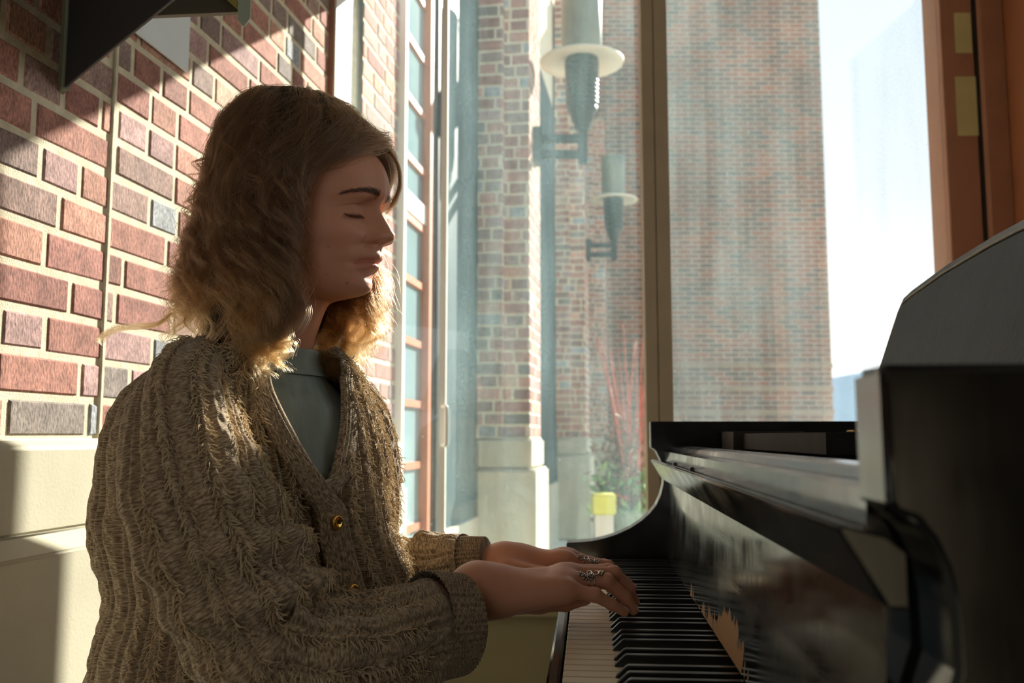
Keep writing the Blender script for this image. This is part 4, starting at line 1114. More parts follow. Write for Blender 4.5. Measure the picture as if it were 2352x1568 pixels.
def hands_data():
    A = lambda *t: np.array(P(*t))
    R = {'wrist': A(1098, 1361, 1.135),
         'pinky': [A(1300, 1352, 1.128), A(1366, 1366, 1.132), A(1406, 1388, 1.138), A(1434, 1405, 1.144)],
         'ring': [A(1312, 1336, 1.149), A(1394, 1335, 1.156), A(1436, 1372, 1.162), A(1455, 1401, 1.165)],
         'middle': [A(1318, 1319, 1.172), A(1410, 1318, 1.180), A(1443, 1352, 1.186), A(1457, 1383, 1.189)],
         'index': [A(1312, 1314, 1.196), A(1398, 1312, 1.206), A(1432, 1344, 1.212), A(1446, 1370, 1.216)],
         'thumb': [A(1140, 1382, 1.18), A(1235, 1385, 1.196), A(1300, 1385, 1.206), A(1345, 1376, 1.212)],
         'arm': [A(880, 1470, 1.03), A(1000, 1418, 1.085), A(1098, 1362, 1.135), A(1140, 1358, 1.148)], 'armr': [.026, .027, .0265, .024], 'armw': np.array([-.004, .014, .006])}
    B = A; A = lambda x, y, d: np.array(P(x, y + 16, d))
    Lh = {'wrist': A(1150, 1280, 1.318),
          'index': [A(1303, 1270, 1.290), A(1378, 1296, 1.294), A(1410, 1326, 1.298), A(1428, 1340, 1.300)],
          'middle': [A(1312, 1266, 1.312), A(1396, 1287, 1.318), A(1436, 1322, 1.324), A(1452, 1334, 1.326)],
          'ring': [A(1308, 1268, 1.334), A(1388, 1284, 1.341), A(1424, 1314, 1.346), A(1440, 1326, 1.349)],
          'pinky': [A(1290, 1276, 1.354), A(1356, 1290, 1.362), A(1388, 1312, 1.367), A(1404, 1318, 1.370)],
          'thumb': [A(1165, 1296, 1.285), A(1245, 1308, 1.270), A(1305, 1322, 1.262), A(1352, 1336, 1.258)],
          'arm': [A(960, 1312, 1.36), A(1060, 1296, 1.335), A(1150, 1284, 1.318), A(1190, 1281, 1.314)], 'armr': [.026, .025, .0225, .020], 'armw': np.array([.0, .014, .002])}
    return R, Lh

def tube_cloth(name, pts, ra, rb, nu, nv, mat, parent, disp=None, up=(0, 0, 1), thick=None):
    """Lofted sleeve: ra/rb radii along the path; disp(s, arc, theta) adds outward relief in metres."""
    pts = np.asarray(pts, float)
    seg = np.concatenate([[0], np.cumsum(np.linalg.norm(np.diff(pts, axis=0), axis=1))])
    s = np.linspace(0, seg[-1], nv)
    c = pchip(seg, pts, s); A = pchip(seg, np.asarray(ra, float), s); B = pchip(seg, np.asarray(rb, float), s)
    for _ in range(6): c[1:-1] = (c[:-2] + 2 * c[1:-1] + c[2:]) / 4
    t, a, b = frames(c, up)
    th = np.linspace(0, 2 * np.pi, nu, endpoint=False)
    base = a[:, None] * (A[:, None] * np.cos(th))[..., None] + b[:, None] * (B[:, None] * np.sin(th))[..., None]
    nrm = base / np.linalg.norm(base, axis=-1, keepdims=True)
    arc = th[None] * ((A + B) / 2).mean()
    V = c[:, None] + base
    if disp is not None:
        V = V + nrm * disp(s[:, None] + 0 * arc, arc + 0 * s[:, None], th[None] + 0 * s[:, None], V)[..., None]
    uv = np.stack([arc + 0 * s[:, None], s[:, None] + 0 * arc], -1).reshape(-1, 2)
    o = mesh(name, V.reshape(-1, 3), [tuple(f) for f in grid_faces(nv, nu, True)], mat, parent, uv=uv)
    return o, V, nrm, s, th

def cable(arc, s, pitch=0.034, seed=0):
    """Relief of a rib / rope-cable knit, metres; arc across the ribs, s along them."""
    ph = arc / pitch
    u = ph - np.floor(ph)
    rib = 0.0030 * np.cos(2 * np.pi * ph * 3)
    rope = np.exp(-((u - .5) / .17) ** 2) * (0.0040 + 0.0010 * np.sin(2 * np.pi * (s / .026 + np.sign(u - .5) * .25 * np.abs(u - .5) * 8)))
    return rib * (1 - np.exp(-((u - .5) / .2) ** 2)) + rope

def torso_rings():
    T = [  # photo y, front-middle px, half width, front depth, back depth
        (795, 716, .060, .050, .048), (815, 708, .086, .058, .058), (838, 704, .112, .068, .072), (868, 704, .136, .082, .088), (905, 708, .154, .094, .100),
        (960, 719, .168, .106, .114), (1040, 734, .176, .116, .126), (1110, 749, .178, .122, .132), (1190, 758, .180, .127, .140), (1270, 776, .184, .130, .148), (1340, 797, .188, .133, .156),
        (1450, 806, .196, .138, .166), (1568, 812, .204, .142, .176), (1760, 816, .210, .146, .180)]
    return np.array(T, float)

TY = math.radians(35)
TF = np.array([math.cos(TY), -math.sin(TY)]); TR = np.array([-math.sin(TY), -math.cos(TY)])
def torso_at(y, phi, off=0.0):
    """Point on the cardigan trunk: photo height y, angle phi (0 front middle, + towards the camera-side shoulder)."""
    T = torso_rings()
    R = pchip(T[:, 0], T[:, 1:], np.asarray(y, float).ravel()).reshape(np.shape(y) + (4,))
    fx, a, bf, bb = [R[..., i] for i in range(4)]
    D0 = 1.100
    X0 = (fx - 1176.0) / FPX * D0
    z = np.array([P(700, v, 1.15)[2] for v in np.asarray(y, float).ravel()]).reshape(np.shape(y))
    c, s = np.cos(phi), np.sin(phi)
    e = 0.85
    cf = np.sign(c) * np.abs(c) ** e; sf = np.sign(s) * np.abs(s) ** e
    dep = np.where(c > 0, bf, bb) * cf + off * c - bf
    lat = a * sf + off * s
    return np.stack([X0 + TF[0] * dep + TR[0] * lat, D0 + TF[1] * dep + TR[1] * lat, z], -1)

def build_person():
    R, Lh = hands_data()
    hip = torso_at(np.array(1760.0), np.array(0.0))
    root = empty('person', (-0.36, 1.17, 0.0), 'person with wavy brown hair in a beige knit cardigan seated playing the piano', 'person')
    parts = []
    build_head(parts)
    for w in (R, Lh):
        v, q = sdf_mesh(hand_groups(w), 0.0013)
        tone = np.ones((len(v), 4)); 
        parts.append((v, [tuple(f) for f in q], tone))
    # upper arms inside the sleeves, hips, thighs, shins, feet
    A = lambda *t: np.array(P(*t))
    limbs = [([(A(440, 990, 1.03), A(610, 1490, .97), .044, .038), (A(610, 1500, .97), A(890, 1470, 1.035), .036, .027)], .02, .01),
             ([(A(824, 1010, 1.32), A(800, 1380, 1.42), .038, .036), (A(800, 1380, 1.42), A(965, 1318, 1.36), .030, .026)], .02, .01)]
    hz = 0.47
    hipc = np.array([-.34, 1.17, hz + .07])
    legs = []
    for sy in (-.10, .10):
        h = hipc + [0, sy, 0]; k = np.array([.08, 1.17 + sy * 1.3, hz + .02]); an = np.array([.13, 1.17 + sy * 1.3, .09]); toe = np.array([.27, 1.17 + sy * 1.5, .045])
        legs += [(h, k, .088, .060), (k, an, .056, .040), (an, toe, .040, .030)]
    limbs.append((legs + [(hipc + [0, -.09, .02], hipc + [0, .09, .02], .11, .11)], .03, .01))
    v, q = sdf_mesh(limbs, 0.008)
    parts.append((v, [tuple(f) for f in q], np.ones((len(v), 4))))
    V = []; F = []; Cc = []
    for v, f, c in parts:
        b = len(V); V += [tuple(x) for x in v]; F += [tuple(int(i) + b for i in x) for x in f]; Cc += [tuple(x) for x in c]
    body = mesh('body', V, F, M['skin'], root, cattr=Cc)
    # nails
    for w, ks in ((R, ('pinky', 'ring', 'middle')), (Lh, ('index', 'middle'))):
        for k in ks:
            a, b = w[k][2], w[k][3]; d = (b - a) / np.linalg.norm(b - a)
            upv = np.array([0, 0, 1.0]) - d * d[2]; upv /= np.linalg.norm(upv); sd = np.cross(d, upv)
            rr = {'pinky': .0057, 'ring': .0063, 'middle': .0066, 'index': .0064}[k]
            G = []
            for i in range(7):
                for j in range(7):
                    u = (i / 6 - .5) * 2; vv = (j / 6 - .5) * 2
                    ang = u * 1.0 * (1 - .12 * max(vv, 0) ** 2)
                    G.append(b + d * (vv * .0048 - .0005) + (upv * math.cos(ang) + sd * math.sin(ang)) * (rr + .0005 - .0008 * max(vv, 0) ** 2 - .0004 * u * u))
            mesh('nail', G, [tuple(x) for x in grid_faces(7, 7)], M['nail'], body)
    build_hair(root)
    build_brows(root)
    build_clothes(root, R, Lh)
    build_jewels(root, R, Lh)
    # trousers and bench below the frame
    v, q = sdf_mesh([([(a, b, r1 + .012, r2 + .014) for a, b, r1, r2 in legs if b[2] > .06 or a[2] > .3] + [(hipc + [0, -.09, .02], hipc + [0, .09, .02], .122, .122)], .03, .01)], 0.009)
    v = np.asarray(v)
    mesh('trousers', v, [tuple(f) for f in q], M['denim'], root)
    bn = empty('piano_bench', (-.34, 1.17, 0), 'black padded piano bench under the seated person', 'bench')
    m = MB(); m.box(-.56, -.14, .86, 1.48, .375, .428); m.build('seat', M['bench_leather'], bn, .012, 3)
    m = MB(); m.box(-.54, -.16, .88, 1.46, .320, .374); m.build('frame', M['lacquer'], bn, .003)
    for x in (-.52, -.18):
        for y in (.90, 1.44):
            m = MB(); m.box(x - .022, x + .022, y - .022, y + .022, 0, .320); m.build('leg', M['lacquer'], bn, .003)

# ---- hair
HB = np.array([(203, 4, 4, 2), (206, 66, 60, 36), (212, 92, 84, 50), (222, 122, 108, 63), (250, 156, 140, 77), (290, 188, 185, 89), (340, 206, 217, 97), (380, 214, 220, 101), (420, 219, 214, 104), (520, 232, 200, 107), (600, 248, 190, 109),
               (700, 272, 180, 112), (780, 272, 176, 128), (860, 245, 170, 148), (940, 225, 160, 152)], float)
def hull(al, y, lay=1.0):
    """Outer surface of the hair: azimuth al (0 front, + camera side), photo height y."""
    r = pchip(HB[:, 0], HB[:, 1:], np.ravel(y)).reshape(np.shape(y) + (3,))
    bk, fr, sd = r[..., 0] * PXM, r[..., 1] * PXM, r[..., 2] / 1000
    ca, sa = np.cos(al), np.sin(al)
    f = np.where(ca > 0, fr, bk) * ca; l = sd * sa
    return HW(fpx(690) + f * lay, l * lay, zpy(y))

def al_min(y):
    return np.radians(np.interp(y, [200, 300, 325, 345, 370, 395, 420, 480, 600, 690, 760, 880], [0, 0, 6, 15, 31, 45, 54, 62, 63, 64, 70, 84]))

def build_hair(root):
    r = np.random.default_rng(12)
    # opaque mass under the strands
    ys = np.concatenate([np.linspace(203, 300, 22), np.linspace(306, 800, 80)])
    V = []; nc = 120
    tt = np.linspace(-1, 1, nc)
    for y in ys:
        am = max(al_min(y) + math.radians(4), math.radians(np.interp(y, [590, 680], [0, 88]))) if y > 305 else 0.0
        al = np.where(tt >= 0, am + tt * (np.pi - am), -am + tt * (np.pi - am))
        lay = 0.90 - 0.10 * ease((y - 560) / 200)
        lays = lay + 0.018 * np.sin(al * 23 + y * .03) + 0.03 * vnoise(np.stack([np.cos(al) * 4, np.sin(al) * 4, np.full(nc, y * .012)], -1), 5)
        # tuck the front edge in against the face
        edge = ease((np.abs(al) - am) / 0.35) if y > 305 else 1.0
        lays = lays * (0.80 + 0.20 * edge) if y > 420 else lays * (0.90 + .10 * edge)
        V.append(hull(al, np.full(nc, y), lays))
    V = np.array(V)
    F = [tuple(f) for f in grid_faces(len(ys), nc, False)]
    F.append(tuple(range(nc)))
    hm = mesh('hair', V.reshape(-1, 3), F, M['hair_mass'], root)
    # strands in wavy clumps
    K_ = 30
    t = np.linspace(0, 1, K_)
    ncl = 760; per = 20
    P_, W_, R_ = [], [], []
    for c in range(ncl):
        side = 1 if r.random() < .55 else -1
        if r.random() < .55:
            y0 = r.uniform(204, 330); a0 = r.uniform(0.02, math.pi)
            if y0 < 225: a0 = r.uniform(0, math.pi)
        else:
            y0 = r.uniform(300, 660); am = al_min(y0); a0 = r.uniform(am, math.pi)
        a0 = max(a0, al_min(y0) + .02)
        a1 = math.radians(66) + (a0 / math.pi) * math.radians(112) + r.normal() * .16
        a1 = min(max(a1, a0 * .8, math.radians(60)), math.pi + .1)
        back = a1 > math.radians(142)
        if back: y1 = r.uniform(610, 800)
        elif side > 0: y1 = r.uniform(640, 872) if r.random() < .8 else r.uniform(540, 680)
        else: y1 = r.uniform(660, 885)
        if y0 > 480: y1 = max(y1, y0 + 110)
        if side < 0 and not back and r.random() < .7: a1 = math.radians(r.uniform(30, 95)); y1 = r.uniform(700, 890)
        if side > 0 and not back and r.random() < .55: a1 = math.radians(r.uniform(58, 92)); y1 = r.uniform(700, 875)
        if side > 0 and y1 > 780: a1 = max(a1, math.radians(60))
        y = y0 + (y1 - y0) * (t * .75 + .25 * t * t)
        e = ease(t * 1.5)
        a = a0 + (a1 - a0) * e
        lo = al_min(y)
        if side < 0: lo = np.where(y > 600, np.maximum(math.radians(28), lo - (y - 600) / 100 * 1.1), lo)
        a = np.maximum(a, lo + .03)
        lay = (r.uniform(.86, 1.03)) + .03 * np.sin(t * 9 + r.uniform(0, 6)) * t
        lay = lay * (1 - .10 * ease((y - 780) / 120) * (side > 0)) * (1 - .30 * ease((y - 730) / 120) * (side < 0))
        cen = hull(side * a, y, lay)
        rad = hull(side * a, y, lay + .1) - cen; rad /= np.linalg.norm(rad, axis=1)[:, None] + 1e-9
        tg = np.gradient(cen, axis=0); tg /= np.linalg.norm(tg, axis=1)[:, None] + 1e-9
        tn = np.cross(tg, rad)
        Ln = np.linalg.norm(np.diff(cen, axis=0), axis=1).sum()
        per_l = r.uniform(.050, .085); ph = r.uniform(0, 6.28)
        amp = (.002 + r.uniform(.006, .017) * ease((t - .2) / .7)) * (1.5 if back else 1.0)
        w_ = 2 * np.pi * t * Ln / per_l + ph
        cen = cen + tn * (amp * np.cos(w_))[:, None] + rad * (amp * .7 * np.sin(w_) + .3 * amp)[:, None]
        width = r.uniform(.003, .0075); cw = r.uniform(0, .22)
        for k in range(per):
            o = r.normal(size=2) * width
            tight = 1 - .55 * t + (.35 * t if r.random() < .25 else 0)
            q = cen + tn * (o[0] * tight)[:, None] + rad * (o[1] * .55 * tight)[:, None]
            if r.random() < .12:     # fly-away
                q = q + rad * (r.uniform(.004, .018) * t ** 1.3)[:, None] + tn * (r.normal() * .012 * t)[:, None]
            cut = r.uniform(.86, 1.0)
            q = np.stack([np.interp(t * cut, t, q[:, i]) for i in range(3)], 1)
            P_.append(q)
            yy = y[0] + (y[-1] - y[0]) * t
            warm = ease((yy - 665) / 200) * r.uniform(.35, .95) + .30 * ease((290 - yy) / 90) + cw + .06 * r.random()
            W_.append(np.clip(warm, 0, 1))
    # loose curls standing off the back of the head
    for c in range(64):
        y0 = r.uniform(300, 640); y1 = min(y0 + r.uniform(110, 230), 820); a0 = r.uniform(math.radians(125), math.pi); sg_ = 1 if r.random() < .6 else -1
        y = y0 + (y1 - y0) * t
        lay = .97 + r.uniform(.03, .16) * ease(t * 1.4)
        cen = hull(sg_ * (a0 + r.normal() * .06 * t), y, lay)
        rad = hull(sg_ * a0 + 0 * y, y, lay + .1) - cen; rad /= np.linalg.norm(rad, axis=1)[:, None]
        tg = np.gradient(cen, axis=0); tg /= np.linalg.norm(tg, axis=1)[:, None]; tn = np.cross(tg, rad)
        amp = r.uniform(.006, .016) * ease(t * 2); w_ = 2 * np.pi * t * (y1 - y0) * PXM / r.uniform(.035, .06) + r.uniform(0, 6)
        cen = cen + tn * (amp * np.cos(w_))[:, None] + rad * (amp * np.sin(w_))[:, None]
        for k in range(int(r.integers(7, 16))):
            o = r.normal(size=2) * .0022
            q = cen + tn * (o[0] * (1 - .3 * t))[:, None] + rad * (o[1] * (1 - .3 * t))[:, None]
            P_.append(q); W_.append(np.clip(ease((y - 600) / 200) * .7 + .1 + .1 * r.random(), 0, 1))
    for c in range(96):
        far = c >= 46
        ex = r.uniform(726, 806) if far else r.uniform(556, 668); ey = r.uniform(806, 890); u = r.random()
        y0 = r.uniform(430, 600); a0 = math.radians(r.uniform(66, 112))
        g0 = hull(np.array([a0, a0]) * (-1 if far else 1), np.array([y0, y0 + 70]), .98)
        if far: ctr = [g0[0], g0[1], P(735 + 60 * u + r.normal() * 12, 690, 1.252), P(742 + 62 * u + r.normal() * 14, 750, 1.230), P(ex + r.normal() * 8, .4 * 750 + .6 * ey, 1.192), P(ex + r.normal() * 10, ey, 1.168)]
        else: ctr = [g0[0], g0[1], P(600 + 96 * u + r.normal() * 8, 700, 1.062), P(.5 * ex + .5 * (600 + 85 * u), 765, 1.050), P(ex + r.normal() * 6, .45 * 765 + .55 * ey, 1.034), P(ex + r.normal() * 12, ey, 1.026)]
        cen = catmull(ctr, 7); idx = np.linspace(0, len(cen) - 1, K_)
        cen = np.stack([np.interp(idx, np.arange(len(cen)), cen[:, i]) for i in range(3)], 1)
        tg = np.gradient(cen, axis=0); tg /= np.linalg.norm(tg, axis=1)[:, None]
        sd = np.cross(tg, [0.0, -1.0, 0.0]); sd /= np.linalg.norm(sd, axis=1)[:, None] + 1e-9
        amp = r.uniform(.003, .009) * ease(t * 1.3); w_ = t * r.uniform(16, 30) + r.uniform(0, 6)
        cen = cen + sd * (amp * np.cos(w_))[:, None] + np.array([0, -1.0, 0]) * (amp * .5 * np.sin(w_))[:, None]
        wdt = r.uniform(.003, .007); cw = r.uniform(0, .2)
        for k in range(22):
            o = r.normal(size=2) * wdt
            q = cen + sd * (o[0] * (1 - .4 * t))[:, None] + np.array([0, -1.0, 0]) * (abs(o[1]) * .6)
            cut = r.uniform(.85, 1); q = np.stack([np.interp(t * cut, t, q[:, i]) for i in range(3)], 1)
            P_.append(q); W_.append(np.clip(ease((t - .45) / .5) * r.uniform(.5, .95) + cw, 0, 1))
    # one stray lock drawn out over the near shoulder
    for c in range(70):
        j = r.normal(size=3) * 3.0
        ctr = [HW(fpx(470 + j[0]), .075, zpy(740)), HW(fpx(455 + j[0]), .09, zpy(768 + j[1])), HW(fpx(415), .10, zpy(776 + j[1] * 1.4)), HW(fpx(372), .105, zpy(782 + j[2] * 1.6)), HW(fpx(338 + j[0] * 2), .105, zpy(800 + j[1] * 1.5)), HW(fpx(330 + j[2] * 2), .105, zpy(812 + j[2]))]
        q = catmull(ctr, 7); idx = np.linspace(0, len(q) - 1, K_)
        P_.append(np.stack([np.interp(idx, np.arange(len(q)), q[:, i]) for i in range(3)], 1)); W_.append(np.full(K_, r.uniform(.5, .9)))
    # fine halo of loose hairs on the crown
    for c in range(420):
        a0 = r.uniform(-math.pi, math.pi); y0 = r.uniform(204, 300)
        if abs(a0) < al_min(y0 + 60): pass
        y = y0 + r.uniform(40, 130) * t; a = a0 + r.normal() * .5 * t + np.sign(a0) * .5 * t
        a = np.sign(a0) * np.maximum(np.abs(a), al_min(y))
        q = hull(a, y, 1.0 + r.uniform(.005, .05) * np.sin(t * 3.0) + .01 * np.sin(t * r.uniform(4, 12) + c))
        P_.append(q); W_.append(np.full(K_, r.uniform(0, .3)))
    # side-swept hair over the forehead and the thin lock that falls to the brow
    for c in range(700):
        p0 = np.array([r.uniform(868, 905), r.uniform(296, 338)]); 
        d0 = r.uniform(-.030, .012)
        ctr = [(p0[0], p0[1], d0), (p0[0] - 40 - r.uniform(0, 30), p0[1] + r.uniform(10, 34), d0 + .035), (770 + r.uniform(-20, 12), 392 + r.uniform(-34, 4), .070), (715 + r.uniform(-14, 6), 450 + r.uniform(-30, 10), .086), (690 + r.uniform(-20, 4), 560, .097)]
        q = catmull([HW(fpx(x + d * math.sin(YAW_H) / PXM), d, zpy(y)) for x, y, d in ctr], 8)
        idx = np.linspace(0, len(q) - 1, K_); q = np.stack([np.interp(idx, np.arange(len(q)), q[:, i]) for i in range(3)], 1)
        P_.append(q); W_.append(np.full(K_, r.uniform(.05, .25)))
    for c in range(150):
        j = r.normal(size=4) * 3.2
        ctr = [(868 + j[0], 318 + j[1], -.004), (896 + j[0], 346, -.012), (909 + j[1] * .7, 385 + j[2], -.016), (908 + j[2] * .8, 425, -.016), (896 + j[3], 458 + j[2] * 2, -.014), (880 + j[3] * 1.4, 484 + j[1] * 2, -.012)]
        q = catmull([HW(fpx(x), d + r.normal() * .001, zpy(y)) for x, y, d in ctr], 7)
        idx = np.linspace(0, len(q) - 1, K_); q = np.stack([np.interp(idx, np.arange(len(q)), q[:, i]) for i in range(3)], 1)
        P_.append(q); W_.append(np.full(K_, r.uniform(.1, .35)))
    pts = np.array(P_); 
    rad = np.full(K_, .00013); rad[-6:] *= np.linspace(1, .35, 6)
    strands('hair_strands', pts, rad[None], np.array(W_), M['hair'], hm)

def build_brows(root):
    r = np.random.default_rng(4)
    S_ = []
    for side in (1, -1):
        for i in range(640):
            s = r.random()
            wv = .009 + .042 * s
            py = np.interp(wv, [.008, .020, .032, .044, .057], [455, 450, 450, 456, 470]) + r.normal() * (5.0 - 3.4 * s)
            p = np.array([face_f(wv, py) + .0004, wv, zpy(py)])
            d = np.array([-.0030 * (s + .2), .0050, .004 * (1 - 1.7 * s)]) * r.uniform(.7, 1.3)
            t = np.linspace(0, 1, 5)[:, None]
            q = p + d * t + np.array([.0012, 0, 0]) * np.sin(t * 3)
            S_.append(HW(q[:, 0], q[:, 1] * side, q[:, 2]))
    strands('eyebrows', np.array(S_), np.array([[.00013, .00013, .00012, .0001, .00005]]), 0.2, M['lash'], root)
    S_ = []
    for side in (1, -1):
        for i in range(210):
            s = i / 209 + r.normal() * .01
            wv = .018 + .0245 * s
            py = 494 - 4 * ((wv - .029) / .014) ** 2; py = (py + .85 * 1004 * wv) / (1 + .85 * wv)
            p = np.array([face_f(wv, py) + .0004, wv, zpy(py)])
            d = np.array([.0062, (s - .45) * .007, -.0062]) * r.uniform(.7, 1.15)
            t = np.linspace(0, 1, 6)[:, None]
            q = p + d * t + np.array([0, 0, .0022]) * t * t
            S_.append(HW(q[:, 0], q[:, 1] * side, q[:, 2]))
    strands('eyelashes', np.array(S_), np.array([[.0004, .0004, .00034, .00026, .0002, .0001]]), 0.0, M['lash'], root)

# ---- clothes
def v_open(y):
    """Half angle of the cardigan opening (camera side, far side) at photo height y."""
    n = np.interp(y, [795, 830, 870, 930, 1000, 1060, 1112], [.80, .50, .36, .26, .16, .08, .0])
    f = np.interp(y, [795, 830, 870, 930, 1000, 1060, 1112], [.90, .58, .38, .28, .18, .09, .0])
    return n, f

def build_clothes(root, R, Lh):
    r = np.random.default_rng(21)
    # shirt
    ys = np.linspace(856, 1500, 120); nph = 160
    ph = np.linspace(-np.pi, np.pi, nph, endpoint=False)
    Y, PH = np.meshgrid(ys, ph, indexing='ij')
    V = torso_at(Y, PH, -.014 - .0 * Y)
    cth = PH + math.radians(25)
    ring = HW(fpx(646) + np.where(np.cos(cth) > 0, fpx(727) - fpx(646), fpx(646) - fpx(566)) * np.cos(cth) * 1.12, .0555 * 1.14 * np.sin(cth), zpy(Y))
    bl = ease((Y - 850) / 95)[..., None]
    V = ring * (1 - bl) + V * bl
    fold = .0035 * np.sin(PH * 9 + Y * .012 + 2 * vnoise(np.stack([PH * 2, Y * .01, 0 * Y], -1), 3)) * np.exp(-(PH / .8) ** 2) * ease((Y - 890) / 120)
    V[..., 0] += TF[0] * fold; V[..., 1] += TF[1] * fold
    sh = mesh('shirt', V.reshape(-1, 3), [tuple(f) for f in grid_faces(len(ys), nph, True)], M['shirt'], root, uv=np.stack([PH * .15, Y * .0005], -1).reshape(-1, 2))
    # ribbed neck band standing round the neck
    nb = 160; th = np.linspace(0, 2 * np.pi, nb, endpoint=False)
    rows = []
    for k, (dy, g) in enumerate(((62, .0145), (50, .0085), (34, .0062), (18, .0056), (6, .0062), (2, .0045), (5, .0022), (20, .0010))):
        c, s = np.cos(th), np.sin(th)
        yb = 800 - 24 * np.clip(-c, -1, 1) * .6 + dy - 6 * (c > 0) * c
        f = np.where(c > 0, fpx(724) - fpx(646), fpx(646) - fpx(568)) * c; l = .0545 * s
        rn = np.hypot(f, l); kf = 1 + (g + .0004 * np.cos(th * 80)) / rn
        rows.append(HW(fpx(646) + f * kf, l * kf, zpy(yb)))
    mesh('collar', np.array(rows).reshape(-1, 3), [tuple(f) for f in grid_faces(len(rows), nb, True)], M['shirt'], sh)
    # cardigan trunk
    ys = np.concatenate([np.linspace(797, 900, 60), np.linspace(902, 1760, 380)]); nph = 720
    ph = np.linspace(-np.pi, np.pi, nph, endpoint=False)
    Y, PH = np.meshgrid(ys, ph, indexing='ij')
    arc = PH * .165; s = (Y - 800) * .00055
    nz = vnoise(np.stack([PH * 2.2, Y * .006, 0 * Y], -1), 9)
    off = .006 + cable(arc + .017, s) + .009 * nz * ease((Y - 900) / 200) + .006 * vnoise(np.stack([PH * 5 + Y * .006, Y * .011, 0 * Y + 4], -1), 17) * ease((Y - 1000) / 200)
    # back drapes in slanting folds
    off += .010 * np.sin(PH * 5 + Y * .009) * ease((np.abs(PH) - 1.7) / .6) * ease((Y - 950) / 250)
    n, f = v_open(Y)
    lim = np.where(PH > 0, n, f)
    near = ease((np.abs(PH) - lim) / .10)
    off = off * near + .004 * (1 - near)
    V = torso_at(Y, PH, off)
    keep = (np.abs(PH) >= lim - .012)
    fc = grid_faces(len(ys), nph, True)
    kv = keep.ravel(); fc = fc[kv[fc].all(1)]
    cg = mesh('cardigan', V.reshape(-1, 3), [tuple(x) for x in fc], M['knit'], root, uv=np.stack([arc, s], -1).reshape(-1, 2))
    sm = cg.modifiers.new('thickness', 'SOLIDIFY'); sm.thickness = .004; sm.offset = -1
    # button bands
    def band(name, yy, phi, wdt, up_=0.0):
        rows = []; uvs = []
        sacc = 0; prev = None
        for y, p in zip(yy, phi):
            c = torso_at(np.array(y), np.array(p), .0085)
            if prev is not None: sacc += np.linalg.norm(c - prev)
            prev = c
            for k in range(17):
                u = k / 16 - .5
                hgt = .0085 + up_ + .0030 * (1 - (2 * u) ** 4) + .0007 * math.cos(u * 2 * math.pi * 5)
                rows.append(torso_at(np.array(y), np.array(p + u * wdt), hgt)); uvs.append((sacc, u * wdt * .15))
        o = mesh(name, rows, [tuple(x) for x in grid_faces(len(yy), 17)], M['cuff'], cg, uv=uvs)
        sm = o.modifiers.new('thickness', 'SOLIDIFY'); sm.thickness = .006; sm.offset = -1
        return o
    yy = np.linspace(838, 1112, 130); nn, ff = v_open(yy)
    y2 = np.linspace(1112, 1720, 150)
    # the camera-side band lies on top and runs on down the front
    band('button_band', np.concatenate([yy, y2[1:]]), np.concatenate([nn + .09, np.full(149, .09) - .09 * ease((y2[1:] - 1112) / 60) ]), .19, .0025)
    band('button_band', np.linspace(838, 1128, 130), -(np.interp(np.linspace(838, 1128, 130), yy, ff) + .08 * (1 - ease((np.linspace(838, 1128, 130) - 1080) / 50))), .17, -.003)
    for (bx, by) in ((757, 1190), (797, 1340)):
        c = torso_at(np.array(float(by)), np.array(.0), .0125); nrm = np.array([TF[0], TF[1], .12]); nrm /= np.linalg.norm(nrm)
        Rm = Vector(nrm).to_track_quat('Z', 'Y').to_matrix()
        m = MB(); m.lathe((0, 0, 0), [(.0030, 0), (.0060, .0005), (.0080, .0020), (.0086, .0040), (.0080, .0058), (.0066, .0070), (.0055, .0066), (.0030, .0056), (.0006, .0054)], 32)
        m.v = [tuple(np.array(Rm @ Vector(p)) + c) for p in m.v]
        m.build('button', M['gold'], cg, smooth=True)
    # sleeves
    A = lambda *t: np.array(P(*t))
    def fold_r(s, arc, th, V):
        Lt = s.max()
        d = cable(arc + .01, s, .036)
        d += .007 * vnoise(np.stack([th * 1.6, s * 9, 0 * s], -1), 31)
        # slanting drape folds, strongest round the elbow
        e = np.exp(-((s - Lt * .56) / .10) ** 2)
        d += e * .012 * np.sin(s * 120 + th * 2.0) * (.5 - .5 * np.cos(th - 1.0))
        d += .006 * np.sin(th * 3 + s * 16) * ease(s / .1)
        return d * ease((Lt - s) / .02) + .001
    pts = [A(474, 860, 1.085), A(440, 930, 1.035), A(440, 1040, .995), A(474, 1190, .965), A(542, 1350, .960), A(640, 1488, .965), A(800, 1494, 1.000), A(915, 1462, 1.050), A(992, 1440, 1.080)]
    so, SV, SN, ss, sth = tube_cloth('sleeve', pts, [.046, .060, .066, .071, .073, .066, .056, .054, .055], [.050, .064, .069, .073, .073, .066, .056, .054, .054], 420, 460, M['knit'], cg, fold_r)
    def fold_l(s, arc, th, V):
        Lt = s.max(); d = cable(arc, s, .034) + .006 * vnoise(np.stack([th * 1.6, s * 9, 0 * s], -1), 37)
        return (d + .008 * np.exp(-((Lt - s - .08) / .07) ** 2) * np.sin(s * 110 + th)) * ease((Lt - s) / .02) + .001
    ptl = [A(770, 910, 1.26), A(806, 985, 1.31), A(820, 1110, 1.36), A(812, 1260, 1.41), A(840, 1345, 1.425), A(930, 1330, 1.39), A(1030, 1300, 1.345), A(1075, 1291, 1.333)]
    lo_, LV, LN, ls, lth = tube_cloth('sleeve', ptl, [.036, .050, .058, .058, .058, .054, .045, .040], [.036, .052, .060, .060, .058, .052, .044, .039], 340, 380, M['knit'], cg, fold_l)
    # cuffs
    def rib(s, arc, th, V): return .0013 * np.cos(arc * 2 * np.pi / .0060)
